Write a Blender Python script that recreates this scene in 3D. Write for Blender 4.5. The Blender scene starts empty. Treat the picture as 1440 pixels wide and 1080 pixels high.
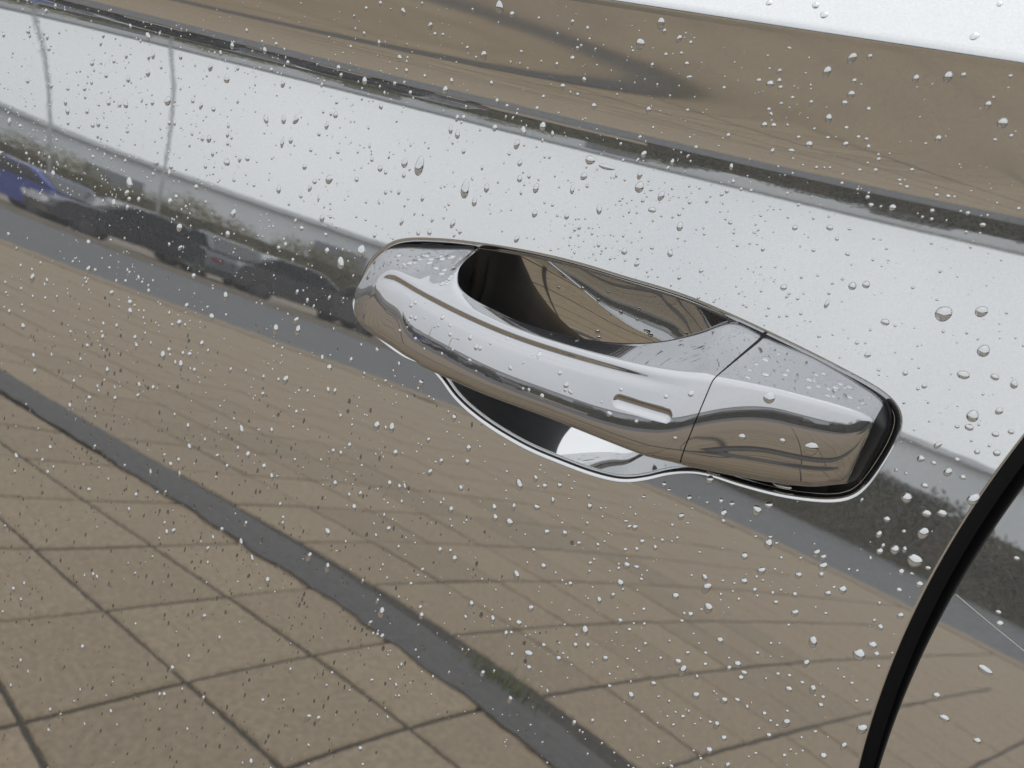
import bpy, math, random
import numpy as np
from mathutils import Matrix, Vector

sc = bpy.context.scene
random.seed(7)
rng = np.random.default_rng(11)
# ------------------------------------------------------------------ measured numbers
CF=[0.219762,-0.081473,0.082728,0.001913,0.02586,0.003773,0.006488,0.010489,-0.006881,0.028423,-0.018658,-0.050102,-0.071271,-0.005575,0.953569,0.012641,0.101859,-0.004991,0.006999,-4.409615,0.469297,-0.050906,0.108018,-0.019264,-5.163793]
GLOB=[1.72034,2.02923,2.28952,10.16701,18.05128,-2.21274,-0.17324,0.06579,0.36006,2.65398,0.25272]
CAM=[0.068149,-0.271838,0.119436]
CAMR=[[0.8818301,-0.3143916,0.3514736],[0.4475936,0.323401,-0.8337097],[0.1484444,0.8925076,0.4259043]]
OUTL=[[-0.12952,0.00024],[-0.1258,0.01233],[-0.11775,0.02154],[-0.10808,0.02609],[-0.09238,0.02971],[-0.07663,0.0322],[-0.05396,0.03483],[-0.03211,0.03607],[-0.011,0.03603],[0.01073,0.036],[0.02861,0.03443],[0.0507,0.03149],[0.07027,0.02834],[0.08475,0.02542],[0.09171,0.02227],[0.09511,0.01763],[0.09574,0.01068],[0.09445,0.00136],[0.09209,-0.00783],[0.08853,-0.01326],[0.0815,-0.01736],[0.06829,-0.02118],[0.05356,-0.02329],[0.04133,-0.02416],[0.03383,-0.02609],[0.02647,-0.02993],[0.0195,-0.0348],[0.0104,-0.0394],[-0.00165,-0.04159],[-0.01623,-0.04221],[-0.03189,-0.04209],[-0.0487,-0.03991],[-0.06207,-0.0365],[-0.0715,-0.03247],[-0.0791,-0.02739],[-0.08656,-0.02441],[-0.09989,-0.02385],[-0.11439,-0.01992],[-0.12564,-0.0158],[-0.13097,-0.00854]]
CEN=[-0.01745,-0.00298]
CREASE=[-0.00083,0.12813]
SEAML=[1.43305,0.16257,0.12356]
SEAMR=[1.3498,0.17527,0.13062]
HROWS=[[0.0,-0.1296,-0.00116,0.001,-0.12821,-0.00487,0.0027,-0.12689,-0.01125,0.00138],[0.03,-0.12804,0.00373,0.001,-0.12387,0.00013,0.0054,-0.12217,-0.01452,0.00345],[0.07,-0.12487,0.01151,0.001,-0.11724,0.00828,0.00878,-0.11512,-0.01636,0.00552],[0.11,-0.1199,0.01778,0.001,-0.1088,0.01548,0.01215,-0.10615,-0.01667,0.00828],[0.16,-0.11178,0.02138,0.001,-0.10159,0.01586,0.01485,-0.09771,-0.01648,0.01076],[0.24,-0.09525,0.02528,0.001,-0.09496,0.01581,0.01728,-0.09135,-0.01678,0.01242],[0.31,-0.08357,0.02797,0.001,-0.0905,0.01557,0.01863,-0.08702,-0.01696,0.01339],[0.345,-0.07524,0.02955,0.0012,-0.08758,0.01537,0.01931,-0.08385,-0.01705,0.0138],[0.36,-0.07531,0.02808,0.0075,-0.08476,0.01512,0.01984,-0.08111,-0.01695,0.01421],[0.375,-0.07555,0.02561,0.01288,-0.08126,0.01478,0.02038,-0.07765,-0.01692,0.01463],[0.4,-0.0742,0.02182,0.01625,-0.07465,0.01436,0.0216,-0.07117,-0.01661,0.01559],[0.44,-0.06801,0.01773,0.017,-0.06104,0.01375,0.02376,-0.05784,-0.01637,0.01739],[0.49,-0.05623,0.01499,0.01625,-0.04685,0.01335,0.02511,-0.04335,-0.01632,0.01849],[0.55,-0.04294,0.01314,0.01562,-0.03204,0.01352,0.02606,-0.02854,-0.01511,0.01946],[0.62,-0.02811,0.01332,0.015,-0.01435,0.01458,0.027,-0.01056,-0.01448,0.02042],[0.69,-0.01386,0.01484,0.01438,-0.00107,0.01557,0.02727,0.00187,-0.01446,0.0207],[0.76,-0.00071,0.01755,0.01312,0.01132,0.01659,0.02727,0.01249,-0.01442,0.02098],[0.83,0.01125,0.02142,0.01062,0.02038,0.01752,0.027,0.0205,-0.01429,0.02098],[0.89,0.02208,0.02624,0.00625,0.02717,0.01849,0.02673,0.02607,-0.0141,0.0207],[0.945,0.03207,0.03155,0.00188,0.03157,0.01936,0.02632,0.02955,-0.01405,0.0207],[1.0,0.04399,0.03015,0.001,0.03525,0.02,0.02592,0.03245,-0.01396,0.0207],[1.15,0.05107,0.02935,0.001,0.04171,0.02078,0.02524,0.04037,-0.0128,0.02029],[1.35,0.06103,0.02831,0.001,0.05211,0.02173,0.02376,0.05229,-0.01098,0.01932],[1.55,0.07102,0.02642,0.001,0.06329,0.02216,0.02187,0.0646,-0.00882,0.01794],[1.75,0.07993,0.0243,0.001,0.07468,0.02233,0.01944,0.07622,-0.00617,0.01587],[1.88,0.08527,0.02275,0.001,0.08241,0.02168,0.01701,0.08248,-0.00348,0.0138],[1.95,0.08804,0.02129,0.001,0.08637,0.02044,0.01418,0.08526,-0.00314,0.01035],[2.0,0.09015,0.01898,0.0,0.08954,0.01741,0.00878,0.0876,-0.00309,0.00552],[2.04,0.09124,0.01691,-0.002,0.09125,0.01424,0.0027,0.0889,-0.00401,0.0],[2.07,0.09182,0.0141,-0.006,0.09212,0.01003,-0.005,0.08968,-0.00479,-0.006]]
SLOT=[[0.00694,0.00309],[0.02393,0.00386]]
DROPS=[[-0.1106,0.0555,0.0021,0.0042],[-0.0871,0.0511,0.002,0.0038],[-0.118,0.0551,0.0015,0.0021],[-0.1263,0.056,0.0006,0.0012],[-0.1346,0.0531,0.0009,0.0012],[-0.1369,0.0583,0.0006,0.0012],[-0.1173,0.0503,0.0009,0.0015],[-0.115,0.0531,0.0006,0.0009],[-0.1061,0.043,0.0009,0.0015],[-0.1181,0.043,0.0008,0.0015],[-0.1221,0.0427,0.0006,0.0009],[-0.1138,0.0314,0.0009,0.0018],[-0.0994,0.0306,0.0012,0.0015],[-0.1048,0.029,0.0009,0.0015],[-0.126,0.0226,0.0009,0.0012],[-0.1271,0.037,0.0006,0.0015],[-0.0912,0.0653,0.0009,0.0012],[-0.0814,0.0609,0.0006,0.0012],[-0.0851,0.0342,0.0009,0.0012],[-0.0941,0.0379,0.0006,0.0009],[-0.1129,0.0412,0.0005,0.0006],[-0.114,0.0382,0.0006,0.0009],[-0.1084,0.0362,0.0005,0.0012],[-0.0744,0.048,0.0004,0.0006],[-0.0732,0.0446,0.0004,0.0006],[-0.0819,0.1199,0.0016,0.0024],[-0.0764,0.1183,0.0011,0.0011],[-0.1251,0.1126,0.0011,0.0017],[-0.1125,0.1092,0.0011,0.0017],[-0.1066,0.107,0.0008,0.0008],[-0.136,0.1142,0.0009,0.0011],[-0.1432,0.1115,0.0009,0.0009],[-0.1497,0.1077,0.0006,0.0009],[-0.1494,0.103,0.0006,0.0009],[-0.1451,0.1017,0.0009,0.0012],[-0.1376,0.0993,0.0009,0.0015],[-0.1273,0.0952,0.0012,0.0015],[-0.1238,0.0944,0.0006,0.0009],[-0.0954,0.1038,0.0008,0.0011],[-0.0879,0.1023,0.0014,0.0019],[-0.0716,0.1061,0.0008,0.0008],[-0.0759,0.1017,0.0005,0.0008],[-0.0719,0.1018,0.0005,0.0008],[-0.0684,0.1006,0.0005,0.0008],[-0.0518,0.119,0.0008,0.001],[-0.0572,0.1143,0.0005,0.0008],[-0.0503,0.107,0.001,0.0013],[-0.0564,0.104,0.0008,0.0011],[-0.0629,0.104,0.0005,0.0008],[-0.0417,0.1114,0.0005,0.0008],[-0.0252,0.1157,0.0015,0.002],[-0.019,0.1231,0.0014,0.0019],[-0.0173,0.1209,0.0007,0.001],[-0.0117,0.1193,0.001,0.0014],[-0.01,0.115,0.0007,0.0007],[-0.0196,0.1097,0.0007,0.001],[-0.0394,0.0924,0.0011,0.0011],[-0.0531,0.0968,0.0011,0.0013],[-0.0496,0.0954,0.0005,0.0008],[-0.0466,0.0952,0.0008,0.0008],[-0.0166,0.1036,0.0005,0.0008],[-0.0113,0.1009,0.0005,0.0007],[-0.0182,0.0949,0.001,0.0013],[-0.031,0.0979,0.0005,0.0005],[-0.0419,0.0874,0.0005,0.0005],[-0.0625,0.0874,0.0008,0.0008],[-0.0588,0.0813,0.0014,0.0019],[-0.0755,0.0859,0.0008,0.0008],[-0.0802,0.0869,0.0008,0.0011],[-0.0836,0.0929,0.0008,0.0011],[-0.1018,0.0906,0.0009,0.0014],[-0.0938,0.0822,0.0006,0.0009],[-0.0941,0.0781,0.0009,0.0011],[-0.1208,0.083,0.0009,0.0009],[-0.0366,0.0734,0.0019,0.0019],[-0.0295,0.0723,0.0032,0.0011],[-0.0376,0.0671,0.0014,0.0016],[-0.0653,0.0662,0.0011,0.0014],[-0.0708,0.0686,0.0008,0.0008],[-0.015,0.0682,0.0018,0.0021],[-0.0103,0.0682,0.001,0.0005],[-0.0124,0.0638,0.0008,0.0008],[-0.008,0.0615,0.0016,0.0011],[0.0038,0.0584,0.0013,0.0018],[-0.0164,0.059,0.0005,0.0011],[-0.0475,0.054,0.0008,0.0008],[-0.0405,0.0513,0.0011,0.0014],[-0.0342,0.0485,0.0008,0.0011],[-0.0248,0.0443,0.0008,0.0011],[-0.0444,0.0506,0.0006,0.0006],[0.0023,0.0624,0.0008,0.0008],[-0.051,0.054,0.0006,0.0006],[-0.0533,0.0709,0.0006,0.0008],[-0.0553,0.0705,0.0006,0.0006],[-0.0651,0.0731,0.0006,0.0006],[0.0187,0.1251,0.0011,0.0011],[0.0249,0.1219,0.0007,0.0005],[0.0442,0.1219,0.0013,0.0018],[0.0491,0.1231,0.0007,0.0009],[0.0381,0.117,0.0013,0.0018],[0.0236,0.1148,0.0007,0.0009],[0.0217,0.1106,0.0012,0.0012],[0.0178,0.111,0.0009,0.0007],[0.0298,0.1076,0.0007,0.0007],[0.0359,0.1071,0.0007,0.0011],[0.0471,0.1117,0.0011,0.0013],[0.046,0.109,0.0009,0.0009],[0.0468,0.1157,0.0007,0.0009],[0.0491,0.115,0.0004,0.0004],[0.0534,0.1084,0.0007,0.0009],[0.0426,0.1035,0.0011,0.0016],[0.039,0.0946,0.0012,0.0012],[0.0392,0.0995,0.0005,0.0007],[0.0351,0.0961,0.0007,0.0007],[0.05,0.0969,0.0009,0.0011],[0.0487,0.1018,0.0007,0.0007],[0.0531,0.0998,0.0007,0.0007],[0.0556,0.0996,0.0007,0.0007],[0.0441,0.0977,0.0007,0.0007],[0.028,0.09,0.0007,0.0012],[0.0341,0.0915,0.0012,0.0007],[0.0232,0.0977,0.001,0.0012],[0.0262,0.0981,0.001,0.001],[0.061,0.0943,0.0007,0.0009],[0.0612,0.0909,0.0007,0.0009],[0.0637,0.1192,0.0009,0.0013],[0.072,0.1211,0.0013,0.0017],[0.0773,0.1248,0.0014,0.0012],[0.0837,0.1242,0.001,0.001],[0.0875,0.1239,0.0006,0.0006],[0.0903,0.1114,0.0015,0.0015],[0.0901,0.1065,0.0006,0.0006],[0.0937,0.1084,0.0006,0.0006],[0.0714,0.0934,0.0007,0.0007],[0.069,0.0897,0.0007,0.0005],[0.0717,0.0881,0.0007,0.0007],[0.0807,0.0876,0.0007,0.0007],[0.0839,0.0879,0.0007,0.0009],[0.0698,0.0811,0.0011,0.0011],[0.0811,0.0829,0.0007,0.0007],[0.0908,0.0845,0.0007,0.0007],[0.0959,0.0822,0.0009,0.0007],[0.0634,0.0804,0.0009,0.0007],[0.0616,0.0825,0.0007,0.0007],[0.0579,0.0842,0.0005,0.0005],[-0.0057,0.108,0.0012,0.0007],[-0.0075,0.1188,0.0007,0.0007],[-0.004,0.0975,0.0007,0.0007],[-0.0011,0.0888,0.0005,0.0005],[0.0535,0.0704,0.0012,0.001],[0.0596,0.0715,0.0007,0.0005],[0.0427,0.0677,0.001,0.001],[0.0346,0.0582,0.0007,0.001],[0.0568,0.0675,0.0007,0.0007],[0.0676,0.0705,0.0005,0.0005],[0.021,0.064,0.0008,0.0008],[0.0167,0.0739,0.0008,0.0008],[0.0305,0.0688,0.0007,0.0005],[0.0301,0.0628,0.0007,0.0005],[0.0508,0.0621,0.0007,0.0007],[0.0615,0.0637,0.0009,0.0007],[0.0948,0.0536,0.0025,0.0025],[0.1045,0.0573,0.0018,0.0018],[0.1091,0.0462,0.0018,0.002],[0.1064,0.0374,0.002,0.0014],[0.0663,0.0543,0.0014,0.0014],[0.0605,0.0465,0.0007,0.0019],[0.0702,0.0559,0.0012,0.0014],[0.0453,0.0478,0.0012,0.0012],[0.0796,0.0461,0.0014,0.0012],[0.1147,0.0396,0.0013,0.0011],[0.1202,0.0392,0.0011,0.0015],[0.0972,0.0304,0.0009,0.0009],[0.078,0.0344,0.001,0.0012],[0.0616,0.0355,0.0007,0.0007],[0.0736,0.0371,0.0007,0.0007],[0.0761,0.0379,0.0005,0.0005],[0.0906,0.0324,0.0009,0.0009],[0.1131,0.0262,0.0018,0.002],[0.1193,0.0301,0.0011,0.0013],[0.1134,0.0225,0.0014,0.0011],[0.1208,0.023,0.0011,0.0009],[0.1244,0.0253,0.0009,0.0009],[0.1102,0.0215,0.0007,0.0007],[0.1071,0.014,0.0009,0.0016],[0.118,0.0161,0.0009,0.0009],[0.1231,0.0177,0.0011,0.0011],[0.1126,0.0069,0.0012,0.0016],[0.104,0.008,0.0012,0.0012],[0.1079,0.0081,0.0009,0.0007],[0.1137,0.0117,0.0009,0.0007],[0.1079,0.0002,0.0012,0.0009],[0.117,0.007,0.0009,0.0009],[0.1221,0.0016,0.0016,0.0023],[0.1043,-0.0056,0.0017,0.0017],[0.1114,-0.0081,0.0016,0.0012],[0.1155,-0.0062,0.0016,0.0012],[0.1012,-0.0147,0.0012,0.001],[0.1126,-0.0146,0.0016,0.0021],[0.1006,-0.0204,0.001,0.0014],[0.1067,-0.0233,0.0014,0.0017],[0.1094,-0.022,0.0007,0.0012],[0.1072,-0.0164,0.0007,0.0007],[0.1027,-0.0257,0.0012,0.0012],[0.1133,-0.0241,0.0021,0.0024],[0.1177,-0.0247,0.0009,0.0007],[0.114,-0.0286,0.0007,0.0005],[0.1172,-0.0309,0.0012,0.0012],[0.1123,-0.0355,0.001,0.001],[0.1155,-0.0434,0.001,0.0014],[0.1113,-0.0499,0.001,0.0012],[0.1111,-0.0567,0.0015,0.0015],[0.1084,-0.0618,0.002,0.0022],[0.104,-0.07,0.0005,0.0005],[0.1176,-0.0856,0.0015,0.0022],[0.1129,-0.0775,0.0007,0.0007],[0.1096,-0.0724,0.0007,0.0007],[0.1031,-0.0849,0.001,0.001],[0.1097,-0.1012,0.0013,0.0013],[0.1403,-0.029,0.0009,0.0007],[0.1418,-0.0322,0.0011,0.0011],[0.1432,-0.0481,0.0021,0.0014],[0.1338,-0.063,0.0012,0.0012],[0.1383,-0.0688,0.0017,0.0012],[0.1489,-0.0707,0.0012,0.0012],[0.139,-0.0109,0.0009,0.0007],[0.0611,-0.0292,0.0015,0.0023],[0.0522,-0.0306,0.001,0.0013],[-0.0567,-0.0567,0.0012,0.0015],[-0.0586,-0.0797,0.0012,0.0019],[-0.0501,-0.0812,0.0006,0.0009],[-0.0199,-0.053,0.0012,0.0015],[-0.0138,-0.0502,0.0012,0.0014],[-0.0149,-0.0574,0.0009,0.0018],[0.0007,-0.0534,0.0011,0.0017],[-0.0307,-0.0739,0.0015,0.0021],[-0.0307,-0.0669,0.0009,0.0021],[-0.0136,-0.0707,0.0012,0.0015],[-0.0061,-0.068,0.0012,0.0015],[-0.002,-0.0706,0.0012,0.0012],[0.0008,-0.0694,0.0009,0.0012],[0.0196,-0.0637,0.0008,0.0011],[0.0165,-0.053,0.0008,0.0011],[0.0238,-0.0615,0.0008,0.0011],[0.022,-0.0693,0.0014,0.0017],[0.0259,-0.0681,0.0011,0.0011],[-0.0109,-0.0848,0.0012,0.0015],[-0.017,-0.0805,0.0009,0.0012],[-0.051,-0.0996,0.0013,0.0019],[-0.0402,-0.0972,0.0009,0.0015],[0.0435,-0.072,0.0014,0.0016],[0.0509,-0.0761,0.0011,0.0014],[0.0487,-0.0799,0.0008,0.0008],[0.064,-0.0803,0.0013,0.0016],[0.0777,-0.078,0.0008,0.0008],[0.0137,-0.102,0.0015,0.0023],[0.0167,-0.1072,0.0009,0.0015],[-0.0063,-0.123,0.0021,0.0018],[0.0522,-0.0956,0.0014,0.0016],[0.0726,-0.0854,0.0013,0.0016],[0.0757,-0.0873,0.0013,0.0011],[0.0753,-0.0895,0.0011,0.0011],[0.0903,-0.0803,0.0008,0.0008],[0.095,-0.0805,0.0008,0.0008],[0.0917,-0.085,0.0013,0.0013],[0.0725,-0.1007,0.0013,0.0016],[0.0768,-0.0979,0.0011,0.0008],[0.0393,-0.1173,0.0014,0.0017],[0.0302,-0.1182,0.0009,0.0009],[0.0948,-0.0971,0.0013,0.0021],[0.0909,-0.1044,0.001,0.001],[0.0769,-0.114,0.0011,0.0013],[0.0605,-0.1146,0.0008,0.0011],[0.1109,-0.0294,0.001,0.0012],[-0.2195,0.072,0.0016,0.0023],[-0.2537,0.056,0.0017,0.0024],[-0.2801,0.0499,0.0014,0.0021],[-0.233,0.0574,0.001,0.002],[-0.1944,0.0588,0.0013,0.0023],[-0.1845,0.0603,0.0013,0.0022],[-0.1778,0.0615,0.0013,0.0026],[-0.1835,0.0506,0.001,0.0026],[-0.2136,0.0356,0.0017,0.0017],[-0.2019,0.0396,0.0013,0.0013],[-0.2063,0.0384,0.001,0.0017],[-0.226,0.0438,0.0014,0.002],[-0.2153,0.0478,0.001,0.0017],[-0.2227,0.0376,0.001,0.0017],[-0.2567,0.0263,0.0014,0.0018],[-0.1549,0.0403,0.0019,0.0022],[-0.1815,0.0301,0.0013,0.002],[-0.1687,0.0301,0.001,0.0013],[-0.1588,0.0311,0.0006,0.0019],[-0.2453,0.0103,0.0014,0.0018],[-0.2728,0.0133,0.0018,0.0029],[-0.2582,0.0206,0.0011,0.0011],[-0.2656,0.0068,0.0011,0.0014],[-0.2374,-0.0008,0.0018,0.0021],[-0.2056,0.0135,0.0014,0.0024],[-0.2072,0.0034,0.0014,0.0017],[-0.1653,0.0161,0.0013,0.0013],[-0.1516,0.0166,0.001,0.001],[-0.1409,0.0065,0.0019,0.0029],[-0.1313,0.0144,0.0022,0.0028]]
BIGW=[0]

HZ = 0.92                      # height of the handle above the paving
# ------------------------------------------------------------------ camera
cam_d = bpy.data.cameras.new('camera')
cam = bpy.data.objects.new('camera', cam_d)
sc.collection.objects.link(cam)
cam_d.sensor_fit = 'HORIZONTAL'
cam_d.sensor_width = 36.0
cam_d.lens = 36.0 * 1100.0 / 1440.0
cam_d.clip_start = 0.01
cam_d.clip_end = 1000.0
m = Matrix([[CAMR[0][0], CAMR[0][1], CAMR[0][2], CAM[0]],
            [CAMR[1][0], CAMR[1][1], CAMR[1][2], CAM[1]],
            [CAMR[2][0], CAMR[2][1], CAMR[2][2], CAM[2] + HZ],
            [0, 0, 0, 1]])
cam.matrix_world = m
cam_d.dof.use_dof = True
cam_d.dof.focus_distance = 0.315
cam_d.dof.aperture_fstop = 20.0
sc.camera = cam
# ------------------------------------------------------------------ sky: even overcast over a Nishita base
SUN_EL, SUN_AZ = math.radians(58), math.radians(20)
w = bpy.data.worlds.new('World')
sc.world = w
w.use_nodes = True
nt = w.node_tree
nt.nodes.clear()
o = nt.nodes.new('ShaderNodeOutputWorld')
bg = nt.nodes.new('ShaderNodeBackground')
sky = nt.nodes.new('ShaderNodeTexSky')
sky.sky_type = 'NISHITA'
sky.sun_disc = False
sky.sun_elevation = SUN_EL
sky.sun_rotation = SUN_AZ
sky.dust_density = 4.0
hsv = nt.nodes.new('ShaderNodeHueSaturation')
hsv.inputs['Saturation'].default_value = 0.15
hsv.inputs['Value'].default_value = 1.0
nt.links.new(sky.outputs[0], hsv.inputs['Color'])
cl = nt.nodes.new('ShaderNodeTexNoise')
cl.inputs['Scale'].default_value = 2.2
cl.inputs['Detail'].default_value = 5
cr = nt.nodes.new('ShaderNodeValToRGB')
cr.color_ramp.elements[0].color = (9.6, 10.0, 10.4, 1)
cr.color_ramp.elements[1].color = (11.6, 11.8, 11.9, 1)
cr.color_ramp.elements[0].position = 0.3
cr.color_ramp.elements[1].position = 0.7
tcw = nt.nodes.new('ShaderNodeTexCoord')
nt.links.new(tcw.outputs['Generated'], cl.inputs['Vector'])
nt.links.new(cl.outputs['Fac'], cr.inputs[0])
mx = nt.nodes.new('ShaderNodeMix')
mx.data_type = 'RGBA'
mx.inputs[0].default_value = 0.85
nt.links.new(hsv.outputs[0], mx.inputs[6])
nt.links.new(cr.outputs[0], mx.inputs[7])
sp = nt.nodes.new('ShaderNodeSeparateXYZ')
nt.links.new(tcw.outputs['Generated'], sp.inputs[0])
mrw = nt.nodes.new('ShaderNodeMapRange')          # overcast sky: a little brighter overhead than at the horizon
mrw.inputs['From Min'].default_value = 0.0
mrw.inputs['From Max'].default_value = 1.0
mrw.inputs['To Min'].default_value = 1.0
mrw.inputs['To Max'].default_value = 1.35
nt.links.new(sp.outputs[2], mrw.inputs['Value'])
vm = nt.nodes.new('ShaderNodeVectorMath')
vm.operation = 'SCALE'
nt.links.new(mx.outputs[2], vm.inputs[0])
nt.links.new(mrw.outputs[0], vm.inputs['Scale'])
nt.links.new(vm.outputs[0], bg.inputs['Color'])
bg.inputs['Strength'].default_value = 0.1
nt.links.new(bg.outputs[0], o.inputs[0])
# weak veiled sun from behind the car
sd = bpy.data.lights.new('sun', 'SUN')
sd.energy = 0.6
sd.angle = math.radians(40)
sd.color = (1.0, 0.97, 0.92)
so = bpy.data.objects.new('sun', sd)
sc.collection.objects.link(so)
dsun = Vector((math.sin(SUN_AZ) * math.cos(SUN_EL), math.cos(SUN_AZ) * math.cos(SUN_EL), math.sin(SUN_EL)))
so.rotation_euler = dsun.to_track_quat('Z', 'Y').to_euler()
sc.view_settings.view_transform = 'Standard'
sc.view_settings.look = 'None'
sc.view_settings.exposure = 0.0
sc.view_settings.gamma = 1.0
sc.view_settings.use_curve_mapping = False
sc.render.engine = 'CYCLES'
sc.cycles.max_bounces = 14
sc.cycles.glossy_bounces = 8
sc.cycles.transmission_bounces = 12
sc.cycles.diffuse_bounces = 3
sc.cycles.caustics_reflective = True
sc.cycles.caustics_refractive = True
sc.cycles.blur_glossy = 0.0
sc.cycles.use_denoising = True
# ------------------------------------------------------------------ materials
def mat(name, col=(.5, .5, .5), rough=.5, metal=0.0, **kw):
    ma = bpy.data.materials.new(name)
    ma.use_nodes = True
    b = ma.node_tree.nodes['Principled BSDF']
    b.inputs['Base Color'].default_value = (*col, 1)
    b.inputs['Roughness'].default_value = rough
    b.inputs['Metallic'].default_value = metal
    for k, v in kw.items():
        b.inputs[k].default_value = v
    return ma
def nodes(ma):
    return ma.node_tree.nodes, ma.node_tree.links, ma.node_tree.nodes['Principled BSDF']
def noisy(name, c0, c1, scale, rough=.7, detail=6, bump=0.0, bscale=None, objrand=0.0, **kw):
    ma = mat(name, c0, rough, **kw)
    n, l, b = nodes(ma)
    tc = n.new('ShaderNodeTexCoord')
    no = n.new('ShaderNodeTexNoise')
    no.inputs['Scale'].default_value = scale
    no.inputs['Detail'].default_value = detail
    rp = n.new('ShaderNodeValToRGB')
    rp.color_ramp.elements[0].color = (*c0, 1)
    rp.color_ramp.elements[1].color = (*c1, 1)
    rp.color_ramp.elements[0].position = .32
    rp.color_ramp.elements[1].position = .68
    vec = tc.outputs['Object']
    if objrand:
        oi = n.new('ShaderNodeObjectInfo')
        ad = n.new('ShaderNodeVectorMath')
        ad.operation = 'MULTIPLY_ADD'
        cmb = n.new('ShaderNodeCombineXYZ')
        l.new(oi.outputs['Random'], cmb.inputs[0]); l.new(oi.outputs['Random'], cmb.inputs[1])
        l.new(cmb.outputs[0], ad.inputs[0]); ad.inputs[1].default_value = (37, 91, 0)
        l.new(tc.outputs['Object'], ad.inputs[2])
        vec = ad.outputs[0]
    l.new(vec, no.inputs['Vector'])
    l.new(no.outputs['Fac'], rp.inputs[0])
    out = rp.outputs[0]
    if objrand:
        hs = n.new('ShaderNodeHueSaturation')
        ma_ = n.new('ShaderNodeMapRange')
        ma_.inputs['To Min'].default_value = 1 - objrand
        ma_.inputs['To Max'].default_value = 1 + objrand
        l.new(oi.outputs['Random'], ma_.inputs['Value'])
        l.new(ma_.outputs[0], hs.inputs['Value'])
        l.new(out, hs.inputs['Color'])
        out = hs.outputs[0]
    l.new(out, b.inputs['Base Color'])
    if bump:
        bp = n.new('ShaderNodeBump')
        bp.inputs['Strength'].default_value = bump
        nb_ = n.new('ShaderNodeTexNoise')
        nb_.inputs['Scale'].default_value = bscale or scale * 6
        l.new(vec, nb_.inputs['Vector'])
        l.new(nb_.outputs['Fac'], bp.inputs['Height'])
        l.new(bp.outputs[0], b.inputs['Normal'])
    return ma
def paint_mat(name, refl, flake, fl_w, lo=.58, hi=1.45, scale=2600):
    """grey metallic paint: sharp clear-coat mirror over a fine metal flake"""
    ma = bpy.data.materials.new(name)
    ma.use_nodes = True
    n, l = ma.node_tree.nodes, ma.node_tree.links
    b = n['Principled BSDF']
    tc = n.new('ShaderNodeTexCoord')
    vo = n.new('ShaderNodeTexVoronoi')
    vo.inputs['Scale'].default_value = scale
    l.new(tc.outputs['Object'], vo.inputs['Vector'])
    mr = n.new('ShaderNodeValToRGB')
    mr.color_ramp.elements[0].color = tuple(c * lo for c in flake) + (1,)
    mr.color_ramp.elements[1].color = tuple(min(1, c * hi) for c in flake) + (1,)
    sep = n.new('ShaderNodeSeparateColor')
    l.new(vo.outputs['Color'], sep.inputs[0])
    l.new(sep.outputs[0], mr.inputs[0])
    l.new(mr.outputs[0], b.inputs['Base Color'])
    b.inputs['Metallic'].default_value = 1.0
    b.inputs['Roughness'].default_value = 0.42
    g = n.new('ShaderNodeBsdfPrincipled')
    g.inputs['Base Color'].default_value = (*refl, 1)
    g.inputs['Metallic'].default_value = 1.0
    # clear coat: thin water film and road dust vary the sharpness a little
    no = n.new('ShaderNodeTexNoise')
    no.inputs['Scale'].default_value = 9
    no.inputs['Detail'].default_value = 4
    l.new(tc.outputs['Object'], no.inputs['Vector'])
    rr = n.new('ShaderNodeMapRange')
    rr.inputs['From Min'].default_value = .35
    rr.inputs['From Max'].default_value = .75
    rr.inputs['To Min'].default_value = 0.0
    rr.inputs['To Max'].default_value = 0.008
    l.new(no.outputs['Fac'], rr.inputs['Value'])
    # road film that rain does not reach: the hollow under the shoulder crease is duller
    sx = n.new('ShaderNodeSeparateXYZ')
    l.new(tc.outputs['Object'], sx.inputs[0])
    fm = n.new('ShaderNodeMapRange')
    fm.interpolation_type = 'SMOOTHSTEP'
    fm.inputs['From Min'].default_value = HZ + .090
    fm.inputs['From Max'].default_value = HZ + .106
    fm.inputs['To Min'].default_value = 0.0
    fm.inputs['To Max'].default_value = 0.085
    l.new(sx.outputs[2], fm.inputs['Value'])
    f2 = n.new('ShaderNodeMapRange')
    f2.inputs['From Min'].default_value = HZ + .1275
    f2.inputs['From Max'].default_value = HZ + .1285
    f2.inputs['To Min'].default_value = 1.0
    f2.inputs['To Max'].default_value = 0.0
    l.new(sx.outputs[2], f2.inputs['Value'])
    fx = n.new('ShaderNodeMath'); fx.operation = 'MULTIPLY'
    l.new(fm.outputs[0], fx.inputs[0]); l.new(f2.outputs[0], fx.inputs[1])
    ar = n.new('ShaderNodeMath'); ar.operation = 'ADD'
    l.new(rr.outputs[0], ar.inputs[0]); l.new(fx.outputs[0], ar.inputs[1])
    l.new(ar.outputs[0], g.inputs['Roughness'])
    # faint orange peel
    op = n.new('ShaderNodeTexNoise')
    op.inputs['Scale'].default_value = 170
    op.inputs['Detail'].default_value = 1
    l.new(tc.outputs['Object'], op.inputs['Vector'])
    bp = n.new('ShaderNodeBump')
    bp.inputs['Strength'].default_value = 0.0011
    bp.inputs['Distance'].default_value = 0.002
    l.new(op.outputs['Fac'], bp.inputs['Height'])
    l.new(bp.outputs[0], g.inputs['Normal'])
    mixs = n.new('ShaderNodeMixShader')
    mixs.inputs[0].default_value = fl_w
    l.new(g.outputs[0], mixs.inputs[1])
    l.new(b.outputs[0], mixs.inputs[2])
    l.new(mixs.outputs[0], n['Material Output'].inputs[0])
    return ma
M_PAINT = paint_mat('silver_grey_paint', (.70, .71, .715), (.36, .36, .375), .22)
M_HANDLE = paint_mat('silver_handle_paint', (.57, .575, .59), (.27, .27, .29), .26, .7, 1.35, 4200)
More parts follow.
